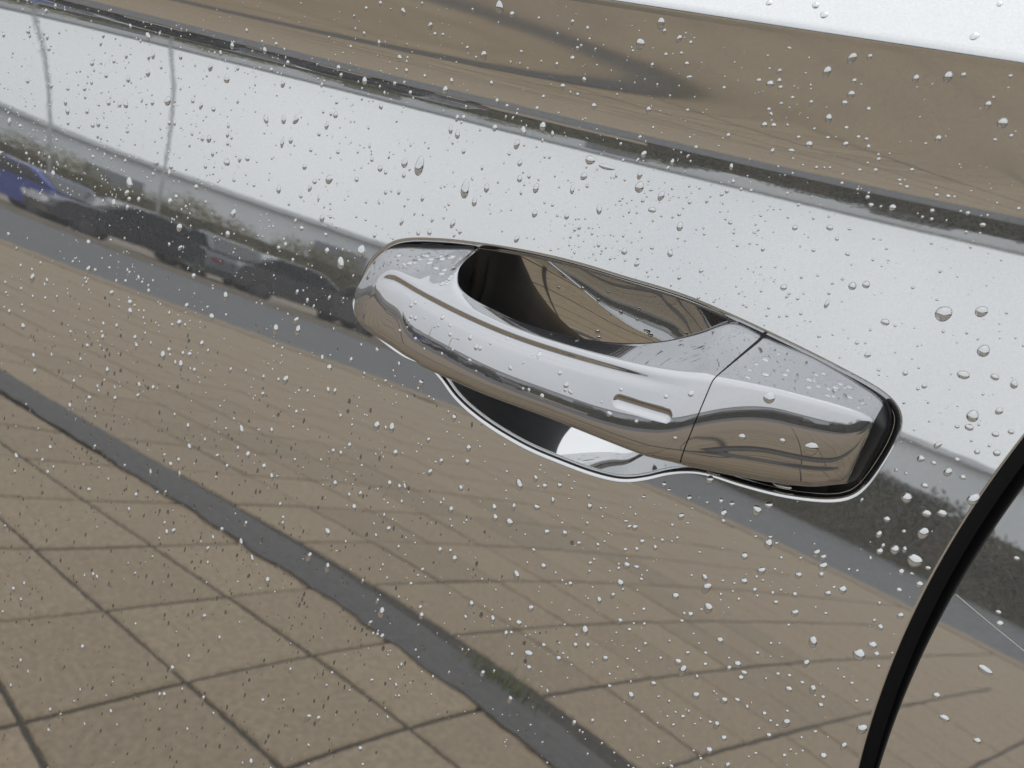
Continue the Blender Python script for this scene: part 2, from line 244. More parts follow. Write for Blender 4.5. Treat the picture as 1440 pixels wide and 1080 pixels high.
M_BLACK = mat('black_plastic', (.008, .008, .010), .4, 0.0, **{'Specular IOR Level': .22})
M_RUBBER = mat('black_rubber', (.006, .006, .007), .6)
M_WATER = mat('water', (.42, .42, .42), 0.0, 0.0, **{'Transmission Weight': 1.0, 'IOR': 1.333})  # grey tint and mirror share stand in for drop shading and sky glints
_n, _l, _b = nodes(M_WATER)
_g = _n.new('ShaderNodeBsdfGlossy'); _g.inputs['Roughness'].default_value = 0.0; _g.inputs['Color'].default_value = (.95, .96, .97, 1)
_m = _n.new('ShaderNodeMixShader'); _m.inputs[0].default_value = .5
_l.new(_b.outputs[0], _m.inputs[1]); _l.new(_g.outputs[0], _m.inputs[2]); _l.new(_m.outputs[0], _n['Material Output'].inputs[0])
M_MIST = mat('dark_tint_water', (.50, .48, .45), 0.0, 0.0, **{'Transmission Weight': 1.0, 'IOR': 1.333})   # clear specks low on the door, their dark refraction put into the tint
M_SLAB = noisy('wet_concrete_slab', (.183, .139, .090), (.270, .209, .138), 60, .8, detail=12, bump=.2, bscale=160, objrand=.10)
M_JOINT = noisy('sandy_joint', (.018, .016, .014), (.034, .030, .025), 30, .9)
M_ASPH = noisy('worn_asphalt', (.050, .051, .052), (.075, .075, .074), 40, .85, bump=.3, bscale=300)
M_ROAD = noisy('road_asphalt', (.080, .081, .084), (.10, .10, .103), 3, .85)
M_KERB = noisy('kerb_concrete', (.20, .17, .13), (.25, .21, .165), 2, .8)
M_EARTH = noisy('pale_gravel', (.17, .14, .105), (.21, .175, .13), .6, .9)
# ------------------------------------------------------------------ mesh helpers
COL = sc.collection
def link(name, me, parent=None, mt=None):
    ob = bpy.data.objects.new(name, me)
    COL.objects.link(ob)
    if mt is not None and me is not None and not me.materials:
        me.materials.append(mt)
    if parent is not None:
        ob.parent = parent
    return ob
def empty(name, loc=(0, 0, 0), rz=0):
    ob = bpy.data.objects.new(name, None)
    COL.objects.link(ob)
    ob.location = loc
    ob.rotation_euler[2] = rz
    ob.empty_display_size = .05
    return ob
def tag(ob, label=None, cat=None, group=None, kind=None):
    if label: ob['label'] = label
    if cat: ob['category'] = cat
    if group: ob['group'] = group
    if kind: ob['kind'] = kind
    return ob
def raw_mesh(name, V, F, N=None, smooth=True):
    me = bpy.data.meshes.new(name)
    V = np.asarray(V, float); F = np.asarray(F, int)
    k = F.shape[1]
    if N is not None:
        N = np.asarray(N, float)
        a, b, c, d = V[F[:, 0]], V[F[:, 1]], V[F[:, 2]], V[F[:, 3]]
        fn = np.cross(c - a, d - b)
        fl = (fn * (N[F[:, 0]] + N[F[:, 2]])).sum(1) < 0
        F = np.where(fl[:, None], F[:, ::-1], F)
    me.vertices.add(len(V)); me.vertices.foreach_set('co', V.ravel())
    me.loops.add(F.size); me.loops.foreach_set('vertex_index', F.ravel())
    me.polygons.add(len(F))
    me.polygons.foreach_set('loop_start', np.arange(0, F.size, k))
    me.polygons.foreach_set('loop_total', np.full(len(F), k))
    me.polygons.foreach_set('use_smooth', np.full(len(F), smooth))
    me.update(calc_edges=True)
    me.validate()
    if N is not None:
        me.normals_split_custom_set_from_vertices([tuple(n) for n in N])
    return me
def grid_faces(nu, nv, wrap=False, off=0):
    iu = np.arange(nu - 1)
    iv = np.arange(nv if wrap else nv - 1)
    a, b = np.meshgrid(iu, iv, indexing='ij')
    b2 = (b + 1) % nv
    return np.stack([a * nv + b, a * nv + b2, (a + 1) * nv + b2, (a + 1) * nv + b], -1).reshape(-1, 4) + off
def grid_normals(P, wrap=False):
    du = np.gradient(P, axis=0)
    if wrap:
        dv = np.roll(P, -1, 1) - np.roll(P, 1, 1)
    else:
        dv = np.gradient(P, axis=1)
    n = np.cross(du, dv)
    L = np.linalg.norm(n, axis=-1, keepdims=True)
    return n / np.maximum(L, 1e-15)
def up(P):
    P = np.array(P, float)
    P[..., 2] += HZ
    return P
class MB:
    """collect boxes / tubes / polygons, link as one mesh"""
    def __init__(s): s.v = []; s.f = []
    def add(s, v, f):
        k = len(s.v); s.v += [tuple(p) for p in v]; s.f += [tuple(i + k for i in q) for q in f]
    def box(s, x0, x1, y0, y1, z0, z1):
        v = [(x, y, z) for z in (z0, z1) for y in (y0, y1) for x in (x0, x1)]
        s.add(v, [(0, 2, 3, 1), (4, 5, 7, 6), (0, 1, 5, 4), (2, 6, 7, 3), (0, 4, 6, 2), (1, 3, 7, 5)])
    def tube(s, pts, r, n=10):
        pts = [Vector(p) for p in pts]
        k = len(pts); vs = []; fs = []
        for i, p in enumerate(pts):
            d = (pts[min(i + 1, k - 1)] - pts[max(i - 1, 0)]).normalized()
            a = d.orthogonal().normalized() if abs(d.z) > .9 else d.cross(Vector((0, 0, 1))).normalized()
            b = d.cross(a)
            rr = r[i] if isinstance(r, (list, tuple)) else r
            for j in range(n):
                t = 2 * math.pi * j / n
                vs.append(p + (a * math.cos(t) + b * math.sin(t)) * rr)
        for i in range(k - 1):
            for j in range(n):
                fs.append((i * n + j, i * n + (j + 1) % n, (i + 1) * n + (j + 1) % n, (i + 1) * n + j))
        fs.append(tuple(reversed(range(n)))); fs.append(tuple(range((k - 1) * n, k * n)))
        s.add(vs, fs)
    def mesh(s, name, smooth=False):
        me = bpy.data.meshes.new(name)
        me.from_pydata(s.v, [], s.f)
        if smooth: me.polygons.foreach_set('use_smooth', [True] * len(me.polygons))
        me.update()
        return me
    def build(s, name, mt, parent=None, smooth=False):
        return link(name, s.mesh(name, smooth), parent, mt)
# ------------------------------------------------------------------ door surface  y = D(x, z)  (outside is -y)
PZ = [(0, 0), (0, 1), (0, 2), (0, 3), (1, 0), (1, 1), (1, 2), (2, 0), (2, 1), (3, 0), (2, 2)]
XS, ZS = .4, .3
CF = np.array(CF)
def sclamp(v, a, b, s):
    # smooth clamp so that the polynomial calms down outside the region it describes
    v = np.where(v > b, b + s * np.tanh((v - b) / s), v)
    return np.where(v < a, a + s * np.tanh((v - a) / s), v)
def D(x, z):
    x = np.asarray(x, float); z = np.asarray(z, float)
    xs = sclamp(x, -.5, .2, .12); zs = sclamp(z, -.48, .3, .1)
    xx = xs / XS; zz = zs / ZS
    oo = np.zeros(np.broadcast(x, z).shape)
    for (i, j), c_ in zip(PZ, CF):
        oo = oo + c_ * xx ** i * zz ** (j + 1) / (j + 1) * ZS
    for k in range(3):
        oo = oo + CF[11 + k] * XS * xx ** (k + 1)
    d0, d1, z0, z1, z2, w_, e0, e1, y0, y1, w2 = CF[14:]
    w_ = math.exp(w_); w2 = math.exp(w2)
    za = z0 + z1 * xx + z2 * xx * xx
    oo = oo - (d0 + d1 * xx) * w_ * np.logaddexp(0, (z - za) / w_)
    oo = oo + (e0 + e1 * xx) * w2 * np.logaddexp(0, (z - (y0 + y1 * xx)) / w2)
    return oo
def DN(x, z, e=2e-4):
    dx = (D(x + e, z) - D(x - e, z)) / (2 * e)
    dz = (D(x, z + e) - D(x, z - e)) / (2 * e)
    n = np.stack([dx, -np.ones_like(dx), dz], -1)
    return n / np.linalg.norm(n, axis=-1, keepdims=True)
def spt(x, z, off=0.0):
    """surface point lifted outward by off along -y"""
    return np.stack([x, D(x, z) - off, z], -1)
ZC = lambda x: CREASE[0] * x + CREASE[1]
SEAML = np.array(SEAML); SEAMR = np.array(SEAMR)
def seam_x(c, z):
    zc_ = np.clip(z, -.12, .03)
    base = np.polyval(c, zc_)
    sl = 2 * c[0] * zc_ + c[1]
    return base + sl * (z - zc_) * np.where(z > .03, 1.0, .35)

CAR = empty('parked_car', (0, .35, 0))
tag(CAR, 'silver grey car, rain-beaded door with pull handle filling the picture', 'car')
INV = Matrix.Translation((0, -.35, 0))
def carpart(name, me, mt, parent=None):
    ob = link(name, me, parent or CAR, mt)
    if parent is None:
        ob.matrix_parent_inverse = INV
    return ob
# --- handle opening outline
OUT = np.array(OUTL); CEN = np.array(CEN)
def cat_closed(P, n):
    k = len(P); t = np.linspace(0, k, n, endpoint=False); i = t.astype(int); f = (t - i)[:, None]
    p0, p1, p2, p3 = P[(i - 1) % k], P[i % k], P[(i + 1) % k], P[(i + 2) % k]
    return .5 * (2 * p1 + (p2 - p0) * f + (2 * p0 - 5 * p1 + 4 * p2 - p3) * f ** 2 + (3 * p1 - p0 - 3 * p2 + p3) * f ** 3)
dense = cat_closed(OUT, 4000)
for _ in range(260):
    dense = .5 * dense + .25 * (np.roll(dense, 1, 0) + np.roll(dense, -1, 0))
seg = np.linalg.norm(np.roll(dense, -1, 0) - dense, axis=1)
s_ = np.concatenate([[0], np.cumsum(seg)])
NA = 960
tt = np.linspace(0, s_[-1], NA, endpoint=False)
dc = np.vstack([dense, dense[:1]])
O = np.stack([np.interp(tt, s_, dc[:, 0]), np.interp(tt, s_, dc[:, 1])], 1)
for _ in range(12):
    O = .5 * O + .25 * (np.roll(O, 1, 0) + np.roll(O, -1, 0))
tan = np.roll(O, -1, 0) - np.roll(O, 1, 0)
tan /= np.linalg.norm(tan, axis=1)[:, None]
area = .5 * np.sum(O[:, 0] * np.roll(O[:, 1], -1) - np.roll(O[:, 0], -1) * O[:, 1])
nout = np.stack([tan[:, 1], -tan[:, 0]], 1) * (1 if area > 0 else -1)   # points away from the opening
LIP = .0025
O = O - nout * LIP
rim = O + nout * LIP
# --- outer boundary of the front door skin along rays from CEN
XL, ZB = -.80, -.64
dirs = rim - CEN
dirs /= np.linalg.norm(dirs, axis=1)[:, None]
def outer_hit(d):
    hi = np.full(len(d), 2.0); lo = np.zeros(len(d))
    for _ in range(50):
        mid = .5 * (lo + hi); p = CEN + d * mid[:, None]
        ins = (p[:, 0] > XL) & (p[:, 1] > ZB) & (p[:, 1] < ZC(p[:, 0]) - .0025) & (p[:, 0] < seam_x(SEAML, p[:, 1]) - .0012)
        lo = np.where(ins, mid, lo); hi = np.where(ins, hi, mid)
    return lo
Rout = outer_hit(dirs)
Rin = np.linalg.norm(rim - CEN, axis=1)
NR = 190
tr = np.linspace(0, 1, NR)
tr = .35 * tr + .65 * tr ** 2.2
rad = Rin[None, :] + (Rout - Rin)[None, :] * tr[:, None]
XZ = CEN + dirs[None] * rad[..., None]
P1 = spt(XZ[..., 0], XZ[..., 1]); N1 = DN(XZ[..., 0], XZ[..., 1])
V = [up(P1).reshape(-1, 3)]; NN = [N1.reshape(-1, 3)]; FF = [grid_faces(NR, NA, True)]
def addgrid(P, N, F):
    k = sum(len(v) for v in V)
    V.append(up(P).reshape(-1, 3)); NN.append(N.reshape(-1, 3)); FF.append(F + k)
# --- rolled lip of the opening and the cup behind the grip
NL = 9
base_n = DN(O[:, 0], O[:, 1])
inw = np.stack([-nout[:, 0], np.zeros(NA), -nout[:, 1]], 1)
Lp, Ln = [], []
for j in range(NL):
    a = j / (NL - 1) * math.pi / 2
    xz = O + nout * LIP * (1 - math.sin(a))
    p = spt(xz[:, 0], xz[:, 1])
    p = p - base_n * (LIP * (1 - math.cos(a)))
    nn = base_n * math.cos(a) + inw * math.sin(a)
    Lp.append(p); Ln.append(nn / np.linalg.norm(nn, axis=1)[:, None])
Lp = np.array(Lp); Ln = np.array(Ln)
addgrid(Lp, Ln, grid_faces(NL, NA, True)[:, ::-1])
# --- top edge: sharp crease, then the shoulder turning up to the sky
xs_ = np.linspace(XL, .125, 260)
prof = []
pit0 = -11.5
pts = [(0.0, 0.0)]; pit = []
# walk along the section with a changing surface pitch
ds = []; ph = []
for k in range(10): ds.append(.00016); ph.append(pit0)
for k in range(26): ds.append(.00013); ph.append(pit0 + (41 - pit0) * (k + 1) / 26)
for k in range(60): ds.append(.0016); ph.append(41 + 4 * (k + 1) / 60)
acc = [(0.0, 0.0)]
for d_, p_ in zip(ds, ph):
    a = math.radians(p_)
    acc.append((acc[-1][0] + d_ * math.sin(a), acc[-1][1] + d_ * math.cos(a)))
acc = np.array(acc); ph = np.array([ph[0]] + ph)
zst = ZC(xs_) - .0025
e_ = 1e-4
slope0 = np.degrees(np.arctan((D(xs_, zst) - D(xs_, zst - e_)) / e_))
Pg = np.zeros((len(xs_), len(acc), 3))
for i, (dy, dz) in enumerate(acc):
    wgt = np.clip(1 - i / 10.0, 0, 1)
    Pg[:, i, 0] = xs_; Pg[:, i, 1] = D(xs_, zst) + dy; Pg[:, i, 2] = zst + dz
Ng = grid_normals(Pg)
if Ng[0, 20, 1] > 0: Ng = -Ng
Ng[:, 0] = DN(xs_, zst)
# shoulder skin stops at the seam as well
addgrid(Pg, Ng, grid_faces(len(xs_), len(acc)))
# --- hem along the rear edge of the front door
zz_ = np.linspace(ZB, ZC(.125) - .0025, 260)
def hem(c, sgn, zz_, r=.0026, flat=.022):
    X0 = seam_x(c, zz_)
    e = 1e-4
    dxdz = (seam_x(c, zz_ + e) - seam_x(c, zz_ - e)) / (2 * e)
    inx = np.stack([np.ones_like(zz_), np.zeros_like(zz_), -dxdz], 1) * sgn
    inx /= np.linalg.norm(inx, axis=1)[:, None]
    bn = DN(X0, zz_)
    Pp, Nn = [], []
    for j in range(10):
        a = j / 9 * math.pi / 2
        x = X0 - sgn * r * (1 - math.sin(a))
        p = spt(x, zz_) - bn * (r * (1 - math.cos(a)))
        n = bn * math.cos(a) + inx * math.sin(a)
        Pp.append(p); Nn.append(n / np.linalg.norm(n, axis=1)[:, None])
    Pp.append(Pp[-1] - bn * flat); Nn.append(Nn[-1])
    return np.array(Pp), np.array(Nn)
Hp, Hn = hem(SEAML, 1, zz_, .0012)
addgrid(Hp, Hn, grid_faces(len(Hp), len(zz_)))
DOOR = carpart('front_door', raw_mesh('front_door', np.vstack(V), np.vstack(FF), np.vstack(NN)), M_PAINT)
DOOR['label'] = 'silver grey front door skin mirroring paving and sky'
# --- cup
NB = 70
sb = np.linspace(0, 1, NB) ** 1.15
CUPD = .0212
CUPX = .34
CUPK = 2.4
CUPE = (.094, .0445, -.020, -.003, .10)
Pb = np.zeros((NB, NA, 3))
CB = CEN + np.array([0.0, 0.0])
bn0 = DN(CB[0:1], CB[1:2])[0]
EA, EB, EX, EZ, ETILT = CUPE
for i, s in enumerate(sb):
    xz = O + (CB - O) * s
    p = spt(xz[:, 0], xz[:, 1])
    ux = xz[:, 0] - EX; uz = xz[:, 1] - EZ
    ca, sa = math.cos(ETILT), math.sin(ETILT)
    rho2 = ((ux * ca + uz * sa) / EA) ** 2 + ((-ux * sa + uz * ca) / EB) ** 2
    q = CUPD * (1 + CUPX * np.tanh(ux / .03)) * (1 - rho2)
    if i == 0: q0 = q.copy()
    dep = LIP + q - q0 * (1 - s) ** CUPK
    Pb[i] = p - bn0 * dep[:, None]
Nb = grid_normals(Pb, True)
if Nb[NB // 2, 0] @ bn0 < 0: Nb = -Nb
Nb[-1] = bn0
Nb[0] = inw
CUP = carpart('handle_cup', raw_mesh('handle_cup', up(Pb).reshape(-1, 3), grid_faces(NB, NA, True), Nb.reshape(-1, 3)), M_PAINT, DOOR)
# --- rear door skin
zr = np.linspace(ZB, ZC(.2) - .0025, 300)
nxr = 120
tx = np.linspace(0, 1, nxr) ** 1.6
Xr0 = seam_x(SEAMR, zr) + .0006
XX = Xr0[None, :] + (.62 - Xr0)[None, :] * tx[:, None]
ZZ = np.broadcast_to(zr, XX.shape)
V, NN, FF = [], [], []
addgrid(spt(XX, ZZ), DN(XX, ZZ), grid_faces(nxr, len(zr)))
Hp, Hn = hem(SEAMR, -1, zr, .0006)
REAR_HEM = (Hp, Hn)
xs2 = np.linspace(seam_x(SEAMR, np.array([.125]))[0] + .001, .62, 120)
zst2 = ZC(xs2) - .0025
Pg2 = np.zeros((len(xs2), len(acc), 3))
for i, (dy, dz) in enumerate(acc):
    Pg2[:, i, 0] = xs2; Pg2[:, i, 1] = D(xs2, zst2) + dy; Pg2[:, i, 2] = zst2 + dz
Ng2 = grid_normals(Pg2)
if Ng2[0, 20, 1] > 0: Ng2 = -Ng2
addgrid(Pg2, Ng2, grid_faces(len(xs2), len(acc)))
REAR = carpart('rear_door', raw_mesh('rear_door', np.vstack(V), np.vstack(FF), np.vstack(NN)), M_PAINT)
REAR['label'] = 'silver grey rear door skin beyond the dark gap'
carpart('dark_edge_hem', raw_mesh('dark_edge_hem', up(REAR_HEM[0]).reshape(-1, 3), grid_faces(len(REAR_HEM[0]), len(zr)), REAR_HEM[1].reshape(-1, 3)), M_RUBBER, REAR)  # rear door's own hem, coloured black for the shade in the gap
# --- black jamb behind the door gap
zj = np.linspace(ZB, .128, 80)
c0 = seam_x(SEAML, zj) - .012; c1 = seam_x(SEAMR, zj) + .012
Pj = np.stack([np.stack([c0, D(c0, zj) + .022, zj], -1), np.stack([c1, D(c1, zj) + .022, zj], -1)], 0)
JAMB = carpart('door_seal', raw_mesh('door_seal', up(Pj).reshape(-1, 3), grid_faces(2, len(zj))), M_RUBBER)
# ------------------------------------------------------------------ door handle
HR = np.array(HROWS)
def hermite(u, U, Y):
    """monotone-ish cubic through rows (finite-difference tangents)"""
    d = np.diff(Y, axis=0) / np.diff(U)[:, None]
    mm = np.zeros_like(Y); mm[0] = d[0]; mm[-1] = d[-1]
    w1 = np.diff(U)
    mm[1:-1] = (d[:-1] * w1[1:, None] + d[1:] * w1[:-1, None]) / (w1[1:] + w1[:-1])[:, None]
    lim = 2.5
    sgn = (d[:-1] * d[1:]) <= 0
    i = np.clip(np.searchsorted(U, u) - 1, 0, len(U) - 2)
    h = (U[i + 1] - U[i])[:, None]; t = ((u - U[i]) / (U[i + 1] - U[i]))[:, None]
    return ((2 * t ** 3 - 3 * t ** 2 + 1) * Y[i] + (t ** 3 - 2 * t ** 2 + t) * h * mm[i]
            + (-2 * t ** 3 + 3 * t ** 2) * Y[i + 1] + (t ** 3 - t ** 2) * h * mm[i + 1])
def smooth_rows(u):
    # calm the measured key curves; the hooked inner edge keeps its tight bend
    def avg(step):
        acc_ = 0; ws = 0
        for k in range(-5, 6):
            wgt = math.exp(-(k / 2.4) ** 2)
            acc_ = acc_ + wgt * hermite(np.clip(u + k * step[:, None][:, 0], 0, 2.07), HR[:, 0], HR[:, 1:]); ws += wgt
        return acc_ / ws
    fine = avg(np.full(len(u), .005))
    wid = np.clip(np.minimum(u / .2, (2.07 - u) / .35), 0, 1)
    broad = avg(.005 + .019 * wid)
    out = broad.copy()
    out[:, :3] = fine[:, :3]
    return out
def bez(a, b, c, t):
    t = t[None, :, None]
    return a[:, None] * (1 - t) ** 2 + 2 * b[:, None] * t * (1 - t) + c[:, None] * t ** 2
S0, S1 = np.array(SLOT)
def handle_sections(u):
    """returns outer shell (nu, nv, 3) in x, off, z and its two back edges"""
    R_ = smooth_rows(u)
    T = R_[:, [0, 2, 1]]; R = R_[:, [3, 5, 4]]; B = R_[:, [6, 8, 7]]      # (x, off, z)
    grip = np.clip((T[:, 1] - .001) / .009, 0, 1)[:, None]                 # 0 on the feet, 1 on the free grip
    dz = (R[:, 2] - B[:, 2])[:, None]
    ex = np.array([[1., 0, 0]]); eo = np.array([[0, 1., 0]]); ez = np.array([[0, 0, 1.]])
    # back of the top face
    T0 = T + eo * (-.007 * (1 - grip) - .0012 * grip) + ez * (-.0022 * grip)
    hk = np.exp(-np.abs((u - .380) / .036) ** 4)[:, None]                      # the hooked inner end of the grip
    T0 = T0 * (1 - hk) + (T + eo * -.0012 + ex * .0003) * hk
    Tc = T + ez * .0004 * (1 - hk) + ex * .0006 * hk
    rT = .0030
    dTR = (R - T); LTR = np.linalg.norm(dTR, axis=1)[:, None] + 1e-6
    fT = np.minimum(rT / LTR, .35)
    T1 = T + dTR * fT
    rR = np.minimum(.0022, .4 * LTR)
    R0 = R - dTR / LTR * rR
    crown = ez * .0002 * np.clip(LTR / .015, 0, 1)
    # outer face
    kf = np.clip((u - .55) / .95, 0, 1)[:, None]; kf = kf * kf * (3 - 2 * kf)
    F_ = R + eo * ((.27 - .21 * kf) * .40 * dz) - ez * (.40 * dz); F_[:, 0] += .4 * (B - R)[:, 0]
    Mm = F_ - eo * ((.01 + .25 * kf) * .34 * dz) - ez * (.34 * dz); Mm[:, 0] += .34 * (B - R)[:, 0]
    Cc = Mm - eo * ((.03 + .25 * kf) * .26 * dz) - ez * (.26 * dz + .0008 + .0042 * kf); Cc[:, 0] += .2 * (B - R)[:, 0]
    foot = (1 - grip)
    Bk = B + eo * (-.0015 * grip - .010 * foot) + ez * (.0012 * grip + .0006 * foot - .0022 * kf)
    Bk[:, 0] = B[:, 0]
    rF = np.minimum(.0020 / np.maximum(dz, 1e-4), .16)
    R1 = R + (F_ - R) * (rF / .4)
    segs = [bez(T0, Tc, T1, np.linspace(0, 1, 9)),
            bez(T1, (T1 + R0) / 2 + crown, R0, np.linspace(0, 1, 22))[:, 1:],
            bez(R0, R, R1, np.linspace(0, 1, 14))[:, 1:],
            bez(R1, R1 + (F_ - R1), Mm, np.linspace(0, 1, 60))[:, 1:],
            bez(Mm, Cc, Bk, np.linspace(0, 1, 34))[:, 1:]]
    S = np.concatenate(segs, 1)
    lo, hi = 9 + 21 + 10, 9 + 21 + 13 + 59
    # shallow undercut just below the ridge, fading out towards the cap
    amp = .0010 * np.clip((u - .09) / .06, 0, 1) * np.clip((.93 - u) / .35, 0, 1)
    dd = (R[:, 2:3] - S[:, :, 2])
    S[:, :, 1] -= np.where(np.arange(S.shape[1])[None] > 9 + 21 + 6, amp[:, None] * np.exp(-((dd - .0040) / .0017) ** 2), 0)
    # touch-sensor slot
    ax = S1 - S0; L2 = ax @ ax
    q = S[:, :, [0, 2]] - S0
    t = np.clip((q @ ax) / L2, 0, 1)
    dist = np.linalg.norm(q - t[..., None] * ax, axis=-1)
    okm = (np.arange(S.shape[1])[None] > lo) & (np.arange(S.shape[1])[None] < hi + 4)
    k = np.clip(1 - (dist / .0022) ** 2, 0, 1)
    S[:, :, 1] -= np.where(okm, .0013 * k, 0)
    return S, T0, Bk, grip
def to_world(S):
    p = np.array(S)
    y = D(S[..., 0], S[..., 2]) - S[..., 1]
    return up(np.stack([S[..., 0], y, S[..., 2]], -1))
def loft(name, u, mt, parent, close=(True, True), label=None):
    S, T0, Bk, grip = handle_sections(u)
    W = to_world(S)
    N = grid_normals(W)
    mid = N[len(u) // 2, S.shape[1] // 2]
    if mid[1] > 0: N = -N
    # tuck the open ends in so that the joint reads as a rounded edge
    cen = W.mean(1, keepdims=True)
    for end, c in ((0, close[0]), (-1, close[1])):
        if not c: continue
        rng_ = [(0, .0003), (1, .00012), (2, .00003)] if end == 0 else [(-1, .0003), (-2, .00012), (-3, .00003)]
        for k, a in rng_:
            W[k] = W[k] - N[k] * a
    me = raw_mesh(name, W.reshape(-1, 3), grid_faces(len(u), W.shape[1]), N.reshape(-1, 3))
    ob = link(name, me, parent, mt)
    if parent is CAR: ob.matrix_parent_inverse = INV
    return ob, W, N, (S, T0, Bk, grip)
HANDLE = empty('door_handle')
HANDLE.parent = CAR
HANDLE.matrix_parent_inverse = INV
HANDLE['label'] = 'silver pull handle with a slot, set over a cup in the door'
ug = np.unique(np.concatenate([np.linspace(0, .30, 150), np.linspace(.30, .46, 150), np.linspace(.46, .998, 330)]))
GRIP, GW, GN, gs = loft('grip', ug, M_HANDLE, HANDLE, (False, True))
uc = np.unique(np.concatenate([np.linspace(1.005, 1.8, 170), np.linspace(1.8, 1.945, 70)]))
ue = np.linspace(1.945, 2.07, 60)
CAP, CW, CN, cs = loft('lock_cap', uc, M_HANDLE, HANDLE, (True, False))
loft('cap_dark_bevel', ue, M_BLACK, HANDLE, (False, False))  # end bevel of the silver cap, coloured black for its dark reflection
CAP['label'] = 'silver wedge-shaped lock cover at the rear end of the handle'
# black inner liner closing the back of the grip
def liner(name, u):
    S, T0, Bk, grip = handle_sections(u)
    inner = (T0 + Bk) / 2
    inner[:, 1] = np.minimum(T0[:, 1], Bk[:, 1]) - .022 * grip[:, 0] - .002
    L = bez(Bk, inner, T0, np.linspace(0, 1, 26))
    W = to_world(L)
    N = grid_normals(W)
    return link(name, raw_mesh(name, W.reshape(-1, 3), grid_faces(len(u), W.shape[1])), HANDLE, M_BLACK)
liner('grip_liner', ug)
liner('cap_liner', uc)
# dark web in the joint between grip and cover
S, T0, Bk, _ = handle_sections(np.array([.997, 1.001, 1.006]))
S[:, :, 1] -= .0016
W = to_world(S)
link('joint_gap', raw_mesh('joint_gap', W.reshape(-1, 3), grid_faces(3, W.shape[1])), HANDLE, M_RUBBER)
# rubber base pads under the two feet
def pad(name, u, grow):
    S, T0, Bk, grip = handle_sections(u)
    T = T0.copy(); B = Bk.copy()
    T[:, 2] += grow; B[:, 2] -= grow
    T[:, 1] = -.0006; B[:, 1] = -.0012
    a = T.copy(); a[:, 1] = -.012
    b = B.copy(); b[:, 1] = -.012
    W = to_world(np.stack([a, T, B, b], 1))
    return link(name, raw_mesh(name, W.reshape(-1, 3), grid_faces(len(u), 4), smooth=False), HANDLE, M_RUBBER)
pad('base_gasket', np.linspace(.0, .335, 60), .0007)
pad('base_gasket', np.linspace(.955, 2.07, 90), .0011)

# ------------------------------------------------------------------ paving, road and what the paint mirrors
Y1, YSN, YSF, YR, YRF, GX0, PSI, EW, SA, YF1, PSI2 = GLOB
YRF = 26.0
DROP_Z = -.42          # the far side of the road lies a little lower
gz_ = [(70, -.012), (-YR + .3, -.012), (-YRF, DROP_Z - .03), (-260, DROP_Z - .03)]
gv, gf = [], []
for (yy, zz) in gz_:
    gv += [(-260, yy, zz), (260, yy, zz)]
for i in range(3): gf.append((2 * i, 2 * i + 2, 2 * i + 3, 2 * i + 1))
ground = MB(); ground.add(gv, gf)
GR = tag(ground.build('ground', M_EARTH), kind='structure'); GR.rotation_euler[2] = -PSI2
def road_y(X, Y):
    # paving-frame point -> distance from the car measured square to the road
    wx = X * math.cos(PSI) + Y * math.sin(PSI); wy = -X * math.sin(PSI) + Y * math.cos(PSI)
    return -(wx * math.sin(PSI2) + wy * math.cos(PSI2))
def clip_poly(poly, lim):
    out = []
    for i in range(len(poly)):
        a, b = poly[i], poly[(i + 1) % len(poly)]
        da, db = road_y(*a) - lim, road_y(*b) - lim
        if da <= 0: out.append(a)
        if (da <= 0) != (db <= 0):
            t = da / (da - db); out.append((a[0] + (b[0] - a[0]) * t, a[1] + (b[1] - a[1]) * t))
    return out
PAVE_POLY = clip_poly([(-30, -14), (12, -14), (12, 1.6), (-30, 1.6)], YR)
pv = MB(); pv.add([(a, b, .0275) for (a, b) in PAVE_POLY], [tuple(range(len(PAVE_POLY)))])
PAVE = tag(pv.build('paving', M_JOINT), kind='structure')
PAVE.rotation_euler[2] = -PSI
def slab_mesh(name, sx, sy):
    g = .0062; b = .006; h = .03
    x, y = sx / 2 - g, sy / 2 - g * 1.25
    v = []
    for (dx, z) in ((0, 0.0), (0, h - b * .6), (b, h)):
        v += [(-x + dx, -y + dx, z), (x - dx, -y + dx, z), (x - dx, y - dx, z), (-x + dx, y - dx, z)]
    f = []
    for k in (0, 4):
        for j in range(4):
            f.append((k + j, k + (j + 1) % 4, k + 4 + (j + 1) % 4, k + 4 + j))
    f.append((8, 9, 10, 11))
    me = bpy.data.meshes.new(name)
    me.from_pydata(v, [], f)
    me.materials.append(M_SLAB)
    return me
slab_a = slab_mesh('slab', SA, SA)
slab_b = slab_mesh('slab_far', SA * 2, SA * 2)
spots = []
for k in range(-24, 60):
    x = GX0 - (k + .5) * SA + SA * 3
    if x < -15 or x > 6: continue
    for j in range(-8, 0):
        y = -(Y1 + (j + .5) * SA)
        spots.append((x, y, 0))
    for j in range(0, 14):
        y = -(YF1 + (j + .5) * SA)
        spots.append((x, y, 0))
    y = -(Y1 + .5 * SA); spots.append((x, y, 0))
    spots.append((x, -(YF1 - .5 * SA), 0))
y_far = YF1 + 14 * SA
k = 0
while True:
    yy = y_far + (k + .5) * 2 * SA
    if yy > 13.5: break
    x = GX0 + SA * 3
    for q in range(-14, 36):
        spots.append((x - (q + .5) * 2 * SA, -yy, 1))
    k += 1
spots = [p for p in spots if road_y(p[0], p[1]) < YR - .2]
spots.sort(key=lambda p: (p[0] + .9) ** 2 * .6 + (p[1] + 1.7) ** 2)
near, far = spots[:298], spots[298:]
